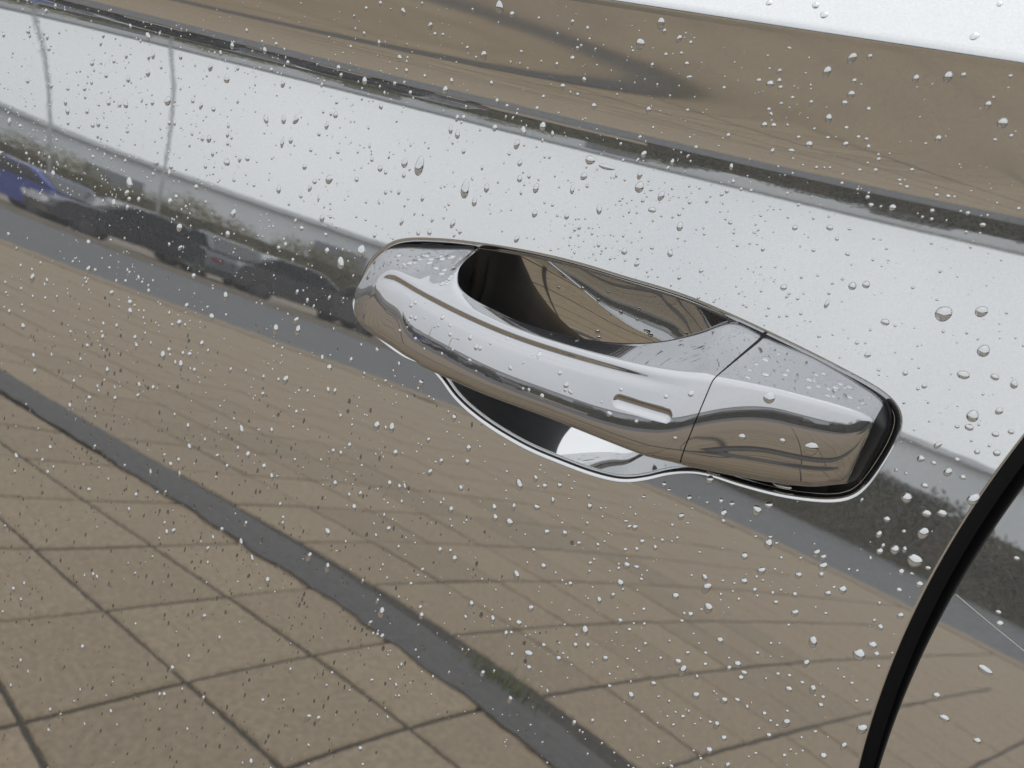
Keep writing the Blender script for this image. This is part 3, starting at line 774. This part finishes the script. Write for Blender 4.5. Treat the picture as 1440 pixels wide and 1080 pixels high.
for (x, y, kind) in near:
    ob = link('slab', slab_b if kind else slab_a, PAVE)
    ob.location = (x, y, .002 + random.uniform(0, .003))
    ob.rotation_euler = (random.uniform(-.003, .003), random.uniform(-.003, .003), random.uniform(-.004, .004))
vb, fb = [], []
for (x, y, kind) in far:
    me = slab_b if kind else slab_a
    k0 = len(vb)
    zz0 = random.uniform(.002, .005)
    vb += [(p.co.x + x, p.co.y + y, p.co.z + zz0) for p in me.vertices]
    fb += [tuple(i + k0 for i in p.vertices) for p in me.polygons]
me = bpy.data.meshes.new('far_slabs'); me.from_pydata(vb, [], fb); me.materials.append(M_SLAB)
fs = link('far_slabs', me, PAVE); fs['kind'] = 'stuff'
# asphalt patch strip let into the paving, ragged towards the car
sv, sf = [], []
nst = 420
for i in range(nst):
    x = -15 + 21 * i / (nst - 1)
    rag = .005 * math.sin(x * 9.1) + .006 * math.sin(x * 23.7 + 1) + .006 * random.uniform(-1, 1)
    sv += [(x, -(YSN + .03 + rag), .0395), (x, -(YSN + .05 + rag), .043), (x, -(YSN + YSF) / 2, .046), (x, -(YSF - .03 - .004 * random.uniform(-1, 1)), .040)]
for i in range(nst - 1):
    for j in range(3):
        a = i * 4 + j
        sf.append((a, a + 4, a + 5, a + 1))
me = bpy.data.meshes.new('asphalt_strip'); me.from_pydata(sv, [], sf); me.materials.append(M_ASPH)
STRIP = tag(link('asphalt_strip', me), kind='structure')
STRIP.rotation_euler[2] = -PSI + .045
STRIP.location.y = .13
# little tuft of grass at the far edge of the strip
M_GRASS = noisy('grass_green', (.05, .075, .015), (.10, .13, .03), 20, .7)
gb = MB()
GTX = -1.2
for i in range(160):
    x = GTX + random.gauss(0, .07); y = -2.165 + random.gauss(0, .018)
    h = random.uniform(.02, .06); a = random.uniform(0, 6.28); l = random.uniform(.01, .04); wd = .0022
    dx, dy = math.cos(a), math.sin(a)
    gb.add([(x - dy * wd, y + dx * wd, .035), (x + dy * wd, y - dx * wd, .035), (x + dx * l, y + dy * l, .035 + h)], [(0, 1, 2)])
gr = gb.build('grass_tuft', M_GRASS)
gr.rotation_euler[2] = -PSI
tag(gr, 'green grass tuft at the edge of the asphalt strip in the mirrored paving', 'grass', kind='stuff')
ed = MB(); ed.box(-40, 30, -YR - .05, -YR + .42, .0, .042)
EDG = tag(ed.build('edging_strip', M_SLAB), kind='structure'); EDG.rotation_euler[2] = -PSI2
# road
rd = MB(); rd.add([(-90, -YRF, DROP_Z), (60, -YRF, DROP_Z), (60, -YR, .02), (-90, -YR, .02)], [(0, 1, 2, 3)])
ROAD = tag(rd.build('road', M_ROAD), kind='structure'); ROAD.rotation_euler[2] = -PSI2
kb = MB(); kb.box(-90, 60, -YRF - .3, -YRF, DROP_Z - .02, DROP_Z + .12)
KERB = tag(kb.build('kerb', M_KERB), kind='structure'); KERB.rotation_euler[2] = -PSI2
pk = MB(); pk.add([(-90, -YRF - 10, DROP_Z - .02), (60, -YRF - 10, DROP_Z - .02), (60, -YRF - .3, DROP_Z - .02), (-90, -YRF - .3, DROP_Z - .02)], [(0, 1, 2, 3)])
PARK = tag(pk.build('parking_bay', M_EARTH), kind='structure'); PARK.rotation_euler[2] = -PSI2
# mirrored parked cars
M_GLASSD = mat('car_glass', (.02, .025, .03), .05)
M_TYRE = mat('tyre', (.015, .015, .016), .7)
M_RIM = mat('wheel_rim', (.04, .04, .042), .5)
M_LAMPR = mat('red_lamp', (.12, .015, .015), .3)
M_LAMPW = mat('head_lamp', (.7, .7, .7), .1)
def side_loft(name, prof, halfw, mt, parent, inset=.0):
    """closed side outline (y-z) extruded across the car with rounded-in flanks"""
    n = len(prof)
    v, f = [], []
    cx = sum(p[0] for p in prof) / n; cz = sum(p[1] for p in prof) / n
    rings = [(-halfw, .93), (-halfw + .06, .985), (-halfw + .2, 1.0), (halfw - .2, 1.0), (halfw - .06, .985), (halfw, .93)]
    for (xx, s) in rings:
        for (py, pz) in prof:
            v.append((cx + (py - cx) * s, xx, cz + (pz - cz) * s if pz > .3 else pz))
    for r in range(len(rings) - 1):
        for j in range(n):
            f.append((r * n + j, r * n + (j + 1) % n, (r + 1) * n + (j + 1) % n, (r + 1) * n + j))
    f.append(tuple(reversed(range(n)))); f.append(tuple(range((len(rings) - 1) * n, len(rings) * n)))
    me = bpy.data.meshes.new(name); me.from_pydata(v, [], f)
    return link(name, me, parent, mt)
def make_car(paint, label, x, y, rz):
    c = empty('mirrored_car', (x, y, DROP_Z - .02), rz)
    tag(c, label, 'car', 'cars parked across the road')
    body = [(-2.1, .3), (-2.18, .55), (-2.1, .78), (-1.9, .9), (-.95, .98), (1.2, 1.0), (1.95, .95), (2.1, .8), (2.12, .5), (2.05, .28)]
    side_loft('body', body, .88, paint, c)
    cab = [(-1.15, .96), (-.35, 1.40), (.2, 1.46), (1.0, 1.43), (1.75, 1.0)]
    side_loft('roof', cab, .74, paint, c)
    for s in (-1, 1):
        wm = MB()
        pts = [(-.95, .99), (-.32, 1.34), (.18, 1.39), (.92, 1.36), (1.5, 1.02)]
        wm.add([(p[0], s * .752, p[1]) for p in pts] + [(p[0], s * .70, p[1]) for p in pts], [(0, 1, 2, 3, 4) if s < 0 else (4, 3, 2, 1, 0)])
        wm.build('side_window', M_GLASSD, c)
        for wx in (-1.35, 1.3):
            t = MB(); t.tube([(wx, s * .66, .32), (wx, s * .70, .32), (wx, s * .87, .32), (wx, s * .895, .32)], [.30, .32, .32, .29], 20)
            wh = t.build('wheel', M_TYRE, c)
            t = MB(); t.tube([(wx, s * .88, .32), (wx, s * .905, .32)], [.21, .18], 16)
            t.build('rim', M_RIM, wh)
        t = MB(); t.box(2.02, 2.11, s * .62 - .14, s * .62 + .14, .68, .82); t.build('tail_light', M_LAMPR, c)
        t = MB(); t.box(-2.17, -2.02, s * .6 - .16, s * .6 + .16, .62, .74); t.build('headlight', M_LAMPW, c)
    ws = MB(); ws.add([(-1.17, -.66, .99), (-1.17, .66, .99), (-.40, .60, 1.39), (-.40, -.60, 1.39)], [(0, 1, 2, 3)]); ws.build('windscreen', M_GLASSD, c)
    rw = MB(); rw.add([(1.79, .64, 1.0), (1.79, -.64, 1.0), (1.08, -.58, 1.40), (1.08, .58, 1.40)], [(0, 1, 2, 3)]); rw.build('rear_window', M_GLASSD, c)
    return c
def cpaint(name, col): return mat(name, col, .25, .3, **{'Coat Weight': 1.0})
R2 = lambda X, Y: (X * math.cos(-PSI2) - Y * math.sin(-PSI2), X * math.sin(-PSI2) + Y * math.cos(-PSI2))
cars = [('car_blue', (.012, .035, .24), 'bright blue parked car mirrored at the left edge of the door', 1.115),
        ('car_dark', (.03, .033, .04), 'black parked car mirrored beside the blue one', .985),
        ('car_green', (.03, .045, .052), 'dark teal parked car mirrored in the middle of the row', .865),
        ('car_grey', (.05, .052, .056), 'dark grey parked car mirrored with red tail lights', .75),
        ('car_white', (.12, .12, .125), 'mid grey parked car mirrored next to the handle', .65)]
for i, (nm, colr, lab, az) in enumerate(cars):
    yy = 29.0 + .2 * (i % 2)
    # meet the ray (-az, -1) with the parking row
    cp, sp_ = math.cos(-PSI2), math.sin(-PSI2)
    # row in road space: Y' = -yy  ->  x sin(psi2)+y cos(psi2) = -yy
    dv = -az * math.sin(PSI2) - math.cos(PSI2)
    tpar = -yy / dv
    make_car(cpaint(nm, colr), lab, -az * tpar, -tpar, -PSI2 + (math.pi if i == 3 else 0) + math.radians((20, -52, 48, -40, 44)[i]))
# hedge, far wall and lamp posts
M_LEAF = noisy('hedge_leaf', (.10, .095, .03), (.17, .15, .055), 1.2, .8)
M_LEAFD = noisy('dark_hedge_leaf', (.035, .04, .02), (.09, .075, .045), 1.0, .8)
def hedge(name, label, x0, x1, y, h, dpt, mt, nleaf, rz=0.0):
    root = empty(name, ((x0 + x1) / 2, y, DROP_Z - .03), rz)
    tag(root, label, 'hedge')
    L = (x1 - x0) / 2
    n = nleaf
    cx = rng.uniform(-L, L, n); u_ = rng.uniform(0, 1, n) ** .6
    top = h * (.82 + .12 * np.sin(cx * .9) + .08 * np.sin(cx * 2.3 + 1) + .06 * rng.normal(size=n))
    cz = u_ * top; cy = rng.uniform(-dpt / 2, dpt / 2, n)
    sz = rng.uniform(.035, .08, n)
    a = rng.normal(size=(n, 3)); a /= np.linalg.norm(a, axis=1)[:, None]
    b = np.cross(a, rng.normal(size=(n, 3))); b /= np.linalg.norm(b, axis=1)[:, None]
    c0 = np.stack([cx, cy, cz], 1)
    Vv = np.stack([c0 - a * sz[:, None], c0 + b * sz[:, None] * .5, c0 + a * sz[:, None], c0 - b * sz[:, None] * .5], 1).reshape(-1, 3)
    Vv[:, 2] = np.maximum(Vv[:, 2], .01)
    Fv = np.arange(4 * n).reshape(-1, 4)
    f = link('foliage', raw_mesh('foliage', Vv, Fv, smooth=False), root, mt); f['kind'] = 'stuff'
    core = MB(); core.box(-L, L, -dpt * .3, dpt * .3, 0, h * .7); core.build('stems', M_LEAFD, root)
    return root
hedge('hedge', 'long olive hedge mirrored behind the parked cars', -75, -13, -39, 2.9, 1.8, M_LEAF, 70000)
hedge('dark_hedge', 'dense dark brown-green hedge mirrored right of the handle', -9, 14, -24, 2.25, 1.6, M_LEAFD, 30000)
M_WALL = noisy('grey_cladding', (.50, .525, .55), (.58, .60, .62), .15, .7)
M_DOORG = mat('grey_shutter', (.16, .17, .19), .6)
M_BRICK = noisy('red_brown_brick', (.12, .085, .06), (.16, .12, .085), 2, .8)
bl = empty('warehouse', (-25, -48, DROP_Z - .03)); tag(bl, 'long low grey warehouse mirrored behind the hedge', 'building')
hb = HZ + math.tan(EW) * 47.5 - DROP_Z + .03
b_ = MB(); b_.box(-75, 55, -8, 0, 0, hb - .25); b_.build('wall', M_WALL, bl)
b_ = MB(); b_.box(-75.2, 55.2, -8.2, .25, hb - .25, hb); b_.build('roof', M_WALL, bl)
for i in range(8):
    b_ = MB(); b_.box(-68 + i * 14.3, -64.6 + i * 14.3, .02, .09, 0.0, 3.1 + .25 * (i % 3)); b_.build('shutter', M_DOORG, bl)
sh = empty('brick_shed', (-1.2, -26, DROP_Z - .03)); tag(sh, 'small red-brown brick shed mirrored above the dark hedge', 'shed')
b_ = MB(); b_.box(-1.6, .9, -2, 0, 0, 1.75); b_.build('wall', M_BRICK, sh)
b_ = MB(); b_.box(-1.8, 1.1, -2.2, .2, 1.75, 1.9); b_.build('roof', M_DOORG, sh)
M_STEEL = mat('galvanised_steel', (.42, .44, .45), .45, .3)
for (az, lab) in ((1.09, 'tall curved lamp post mirrored at the far left of the door'), (.955, 'slimmer curved lamp post mirrored above the dark cars')):
    px, py = -az * 29.0, -29.0
    lp = empty('lamp_post', (px, py, DROP_Z - .03)); tag(lp, lab, 'lamp post', 'lamp posts across the road')
    t = MB(); t.tube([(0, 0, 0), (0, 0, 3.0), (0, 0, 5.6), (.15, .1, 6.3), (.6, .35, 6.7), (1.3, .7, 6.85)], [.05, .045, .04, .035, .03, .03], 10); t.build('pole', M_STEEL, lp, True)
    t = MB(); t.tube([(1.2, .65, 6.84), (1.5, .8, 6.88), (2.0, 1.05, 6.88), (2.1, 1.1, 6.88)], [.05, .14, .13, .04], 8); t.build('lamp_head', M_STEEL, lp, True)

hedge('added_side_hedge', 'tall dark hedge added beyond the rear of the car to darken reflections', -14, 14, 0, 3.2, 2.0, M_LEAFD, 24000)  # added out of view, darkens what right-facing surfaces of the handle mirror
sh_ = bpy.data.objects['added_side_hedge']; sh_.location = (13, -16, 0); sh_.rotation_euler[2] = math.radians(84)

# ------------------------------------------------------------------ rain drops
def drop_mesh(name, nseg, nring, ang=72.0, sag=0.0, wob=0.0, seed=0):
    """unit drop on the x-z plane bulging to -y; closed below the surface"""
    rr = random.Random(seed)
    ph = [rr.uniform(0, 6.28) for _ in range(4)]
    th = math.radians(ang)
    R = 1 / math.sin(th); cy = R * math.cos(th)
    v = [(0.0, -(R - cy), 0.0)]
    for i in range(1, nring + 1):
        a = th * i / nring
        for j in range(nseg):
            t = 2 * math.pi * j / nseg
            r = R * math.sin(a) * (1 + wob * (math.sin(2 * t + ph[0]) * .6 + math.sin(3 * t + ph[1]) * .4))
            h = R * math.cos(a) - cy
            z = r * math.sin(t); x = r * math.cos(t)
            # gravity: the lower side is fuller, the upper side tapers
            k = 1 - sag * .22 * (z + 0.2)
            x *= k
            z = z - sag * .22 * h
            h *= 1 - sag * .38 * z
            v.append((x, -h, z))
    base = len(v)
    for j in range(nseg):
        q = v[base - nseg + j]
        v.append((q[0] * .98, .25, q[2] * .98))
    f = []
    for j in range(nseg):
        f.append((0, 1 + j, 1 + (j + 1) % nseg))
    for i in range(nring):
        for j in range(nseg):
            a = 1 + i * nseg + j; b = 1 + i * nseg + (j + 1) % nseg
            f.append((a, a + nseg, b + nseg, b))
    f.append(tuple(range(base, base + nseg)))
    me = bpy.data.meshes.new(name)
    me.from_pydata(v, [], f)
    sm = [True] * len(f); sm[-1] = False
    me.polygons.foreach_set('use_smooth', sm)
    me.update()
    me.materials.append(M_WATER)
    return me
PROTO = [drop_mesh('water_drop', 22, 8, a, sg, wb, i) for i, (a, sg, wb) in enumerate(
    [(74, .3, .05), (82, .45, .08), (68, .2, .1), (78, .6, .06), (70, .35, .16), (84, .4, .03)])]
SMALL = [drop_mesh('small_drop', 10, 4, a, sg, wb, 20 + i) for i, (a, sg, wb) in enumerate(
    [(76, .3, .05), (82, .4, .08), (72, .2, .1), (80, .55, .1)])]
for me in PROTO + SMALL:
    bpy_me = me
def frame_at(n):
    n = Vector(n); y = -n
    z = Vector((0, 0, 1)) - n * n.z
    z.normalize(); x = y.cross(z)
    return Matrix((x, y, z)).transposed()
def drop_matrix(p, n, rx, rz, tilt=0.0, hgt=None):
    h = hgt if hgt else min(rx, rz) * .75
    R = frame_at(n) @ Matrix.Rotation(tilt, 3, 'Y')
    Sx = Matrix.Diagonal((rx, h, rz))
    Mx = (R @ Sx).to_4x4()
    Mx.translation = Vector(p) - Vector(n) * 0.00004
    return Mx
def in_opening(x, z, grow=.0):
    d = np.array([x, z]) - CEN
    a = math.atan2(d[1], d[0])
    i = int(np.argmin(np.abs(np.angle(np.exp(1j * (OANG - a))))))
    return np.hypot(*d) < ORAD[i] + grow
OANG = np.arctan2(rim[:, 1] - CEN[1], rim[:, 0] - CEN[0]); ORAD = np.linalg.norm(rim - CEN, axis=1)
def seam_side(x, z):
    xl = float(seam_x(SEAML, np.array(z))); xr = float(seam_x(SEAMR, np.array(z)))
    if x < xl - .0015: return 'front'
    if x > xr + .0015: return 'rear'
    return 'gap'
placed = []          # x, z, rx, rz, tilt
HASH = {}
CELL = .006
def note(x, z, r):
    HASH.setdefault((int(math.floor(x / CELL)), int(math.floor(z / CELL))), []).append((x, z, r))
def free(x, z, r):
    i, j = int(math.floor(x / CELL)), int(math.floor(z / CELL))
    for a in (-1, 0, 1):
        for b in (-1, 0, 1):
            for (px, pz, pr) in HASH.get((i + a, j + b), ()):
                if (x - px) ** 2 + (z - pz) ** 2 < (r + pr) ** 2: return False
    return True
for (x, z, rx, rz) in DROPS:
    if z > ZC(x) - .004 or in_opening(x, z, rx * .8) or seam_side(x, z) == 'gap': continue
    s = 1.0
    placed.append((x, z, max(rx * s, .0004), max(rz * s, .0004), random.gauss(0, .18)))
    note(x, z, max(rx, rz))
# random remainder: fine even mist low on the left, fewer and larger to the right
fill = []
def scatter(n, x0, x1, z0, z1, rmin, rmax, elong, pw=2.2):
    c = 0; tries = 0
    while c < n and tries < n * 12:
        tries += 1
        x = random.uniform(x0, x1); z = random.uniform(z0, z1)
        r = rmin + (rmax - rmin) * random.random() ** pw
        if random.random() > .45 + .55 * (math.sin(x * 61 + 3 * math.sin(z * 47)) * math.sin(z * 83 + 2 * math.sin(x * 37)) > -.15): continue
        if z > ZC(x) - .004 - r or in_opening(x, z, r * 1.3): continue
        if seam_side(x, z) == 'gap' or seam_side(x, z) == 'rear': continue
        if not free(x, z, r * 1.25): continue
        note(x, z, r)
        e = random.uniform(1.0, elong)
        fill.append((x, z, r, r * e, random.gauss(0, .2)))
        c += 1
scatter(700, -.62, -.06, -.52, -.03, .0008, .0016, 2.0, 1.8)
scatter(2600, -.62, -.06, -.54, -.03, .00035, .0009, 2.2, 1.4)
scatter(420, -.30, .118, -.16, -.01, .0005, .0015, 1.9, 2.0)
scatter(900, -.32, .118, -.17, -.01, .0002, .0006, 1.6, 1.5)
scatter(420, -.42, .02, .0, .088, .0004, .0013, 1.9, 2.0)
scatter(900, -.45, .05, -.01, .090, .0002, .0006, 1.7, 1.5)
scatter(380, -.05, .13, .0, .09, .00018, .0006, 1.3, 1.8)
scatter(150, -.36, .10, .088, .126, .0003, .0009, 1.4, 2.0)
scatter(260, -.36, .10, .088, .126, .00015, .0004, 1.3, 1.5)
scatter(60, .0, .118, -.10, -.02, .0006, .0015, 1.5, 1.5)
fill.sort(key=lambda d: -d[2] * d[3])
first_two = placed[:2]
everything = sorted(placed + fill, key=lambda d: -d[2] * d[3])
solo = first_two + [d for d in everything if d not in first_two][:173]
keep = set(solo)
rest = [d for d in everything if d not in keep]
def describe(x, z, rx, rz):
    r = math.sqrt(rx * rz)
    size = 'large' if r > .0019 else ('mid-sized' if r > .0012 else 'small')
    k = rz / rx
    shape = 'elongated' if k > 1.75 else ('flattened' if k < .75 else ('oval' if k > 1.3 else 'round'))
    if seam_side(x, z) == 'rear': place = 'on the rear door right of the dark gap'
    elif z > .088:
        place = 'in the brown hollow under the crease, ' + ('left of the dark patch' if x < -.075 else 'beside the dark patch' if x < -.02 else 'right of the dark patch' if x < .045 else 'near the right picture edge')
    elif z > -.006:
        place = 'on the pale band ' + ('far left of the handle' if x < -.23 else 'just left of the handle' if x < -.125 else 'above the handle grip' if x < .02 else 'above the lock cover' if x < .085 else 'right of the lock cover')
    else:
        place = 'on the lower door ' + ('left of the handle' if x < -.13 else 'below the handle cup' if x < .02 else 'below the lock cover' if x < .08 else 'beside the dark gap')
    return f'{size} {shape} raindrop {place}'
def add_drop(x, z, rx, rz, tilt, me=None, label=None):
    xa, za = np.array([x]), np.array([z])
    p = up(spt(xa, za))[0]; n = DN(xa, za)[0]
    ob = bpy.data.objects.new('water_drop', me or random.choice(PROTO))
    COL.objects.link(ob)
    ob.matrix_world = drop_matrix(p, n, rx, rz, tilt)
    if label: tag(ob, label, 'water drop')
    else:
        t = describe(x, z, rx, rz)
        tag(ob, t, 'water drop', t.replace(' raindrop ', ' raindrops ') )
    return ob
OWN = {0: 'left of the two big oval drops above the handle', 1: 'right of the two big oval drops above the handle'}
for i, (x, z, rx, rz, tl) in enumerate(solo):
    add_drop(x, z, rx, rz, tl, label=OWN.get(i))
# the fine remainder is past counting
def merge_drops(lst, name, mt):
    vs, fs, off = [], [], 0
    for (Mx, me) in lst:
        A = np.array(Mx)
        co = np.array([v.co for v in me.vertices])
        vs.append(co @ A[:3, :3].T + A[:3, 3])
        for p in me.polygons:
            fs.append(tuple(i + off for i in p.vertices))
        off += len(co)
    me = bpy.data.meshes.new(name)
    me.from_pydata(np.vstack(vs).tolist(), [], fs)
    me.polygons.foreach_set('use_smooth', [True] * len(fs))
    me.update()
    return link(name, me, None, mt)
lst, dark = [], []
for (x, z, rx, rz, tl) in rest:
    xa, za = np.array([x]), np.array([z])
    low = min(1, max(0, (-.02 - z) / .10)) * min(1, max(0, (.02 - x) / .14))
    isd = random.random() < .93 * low and max(rx, rz) < .0016
    Mx = drop_matrix(up(spt(xa, za))[0], DN(xa, za)[0], rx * (.75 if isd else 1), rz * (1.1 if isd else 1), tl * (.4 if isd else 1), min(rx, rz) * (.5 if isd else .75))
    (dark if isd else lst).append((Mx, random.choice(SMALL)))
mist = merge_drops(lst, 'fine_droplets', M_WATER)
tag(mist, 'fine bright rain droplets scattered over the silver door skin', 'droplets', kind='stuff')
mist2 = merge_drops(dark, 'fine_dark_droplets', M_MIST)
tag(mist2, 'fine dark specks of water on the lower left door skin', 'droplets', kind='stuff')
# drops on the handle: (mesh, u fraction, section fraction, radius)
hl = []
def handle_drop(W, N, fu, fv, r, el=1.0, label=None, grp=None):
    iu = int(fu * (W.shape[0] - 1)); iv = int(fv * (W.shape[1] - 1))
    p, n = W[iu, iv], N[iu, iv]
    ob = bpy.data.objects.new('water_drop', random.choice(PROTO)); COL.objects.link(ob)
    ob.matrix_world = drop_matrix(p, n, r, r * el, random.uniform(-.3, .3), r * .45)
    tag(ob, label, 'water drop', grp)
for k in range(26):
    handle_drop(GW, GN, random.uniform(.12, .36), random.uniform(.08, .20), random.uniform(.0007, .0017), 1.0,
                'raindrop on the flat top of the handle foot', 'raindrops on the handle foot')
for k in range(44):
    handle_drop(GW, GN, random.uniform(.2, .97), random.uniform(.36, .72), random.uniform(.0004, .001), 1.2,
                'small raindrop on the outer face of the handle grip', 'raindrops on the grip')
for k in range(26):
    handle_drop(CW, CN, random.uniform(.05, .8), random.uniform(.07, .22), random.uniform(.0006, .0016), 1.0,
                'raindrop on the top of the wedge-shaped lock cover', 'raindrops on the lock cover top')
for (fu, fv, r, lab) in ((.34, .33, .0019, 'round raindrop on the bright ridge of the lock cover'), (.60, .62, .0023, 'large raindrop on the brown-mirroring side of the lock cover'),
                    (.27, .62, .0012, 'raindrop below the grey stripe on the lock cover side, next to the joint'), (.46, .60, .0010, 'small raindrop in the middle of the lock cover side')):
    handle_drop(CW, CN, fu, fv, r, 1.0, lab)

# drops on the bright shoulder above the crease
for (x, i, r) in ((.052, 60, .0017), (.060, 52, .0010), (.072, 66, .0013), (.036, 70, .0012), (.088, 52, .0014), (.030, 40, .0011), (.012, 44, .0009), (.079, 46, .0008),
                  (.016, 39, .0010), (.033, 38, .0012), (.074, 38, .0012), (-.004, 50, .0012), (.045, 80, .0014), (.066, 84, .0010)):
    k = int(np.argmin(np.abs(xs_ - x)))
    p, n = up(Pg[k, i]), Ng[k, i]
    ob = bpy.data.objects.new('water_drop', random.choice(PROTO)); COL.objects.link(ob)
    ob.matrix_world = drop_matrix(p, n, r, r * 1.2, random.uniform(-.3, .3))
    tag(ob, 'raindrop on the bright ledge above the crease' if i > 40 else 'raindrop hanging right on the sharp crease', 'water drop',
        'raindrops above the crease' if i > 40 else 'raindrops on the crease')

# water hanging between the lock cover and the lower rim
for (x, z, rx, rz, lab) in ((.0665, -.0165, .0036, .0011, 'flat bead of water wedged under the lock cover, nearer the rear end'),
                       (.0415, -.0195, .0030, .0009, 'flat bead of water wedged under the joint of handle and lock cover')):
    p = up(spt(np.array([x]), np.array([z]), .0015))[0]; n = DN(np.array([x]), np.array([z]))[0]
    ob = bpy.data.objects.new('water_bead', PROTO[0]); COL.objects.link(ob)
    ob.matrix_world = drop_matrix(p, n, rx, rz, -.1, .0022)
    tag(ob, lab, 'water drop')

# drops on the cup wall
for k in range(16):
    ia = int(np.argmin(np.abs(np.angle(np.exp(1j * (OANG - random.uniform(.55, 2.5)))))))
    ib = int(NB * random.uniform(.2, .75))
    p, n = up(Pb[ib, ia]), Nb[ib, ia]
    ob = bpy.data.objects.new('water_drop', random.choice(PROTO)); COL.objects.link(ob)
    r = random.uniform(.0005, .0011)
    ob.matrix_world = drop_matrix(p, n, r, r * 1.25, random.uniform(-.3, .3))
    tag(ob, 'small raindrop on the dark wall of the cup behind the grip', 'water drop', 'raindrops in the handle cup')

# a long pale scratch in the clear coat of the rear door
sxz = [(.1277, -.0291), (.1315, -.0305), (.1353, -.0319), (.1430, -.0346), (.1505, -.0371), (.158, -.0396)]
sm_ = MB()
ribbon = []
for (x, z) in sxz:
    p = up(spt(np.array([x]), np.array([z]), .00006))[0]
    ribbon.append(tuple(p))
sm_.tube(ribbon, .00010, 6)
M_SCR = mat('scratched_clear_coat', (.55, .53, .50), .6)
scr = sm_.build('scratch', M_SCR, REAR)
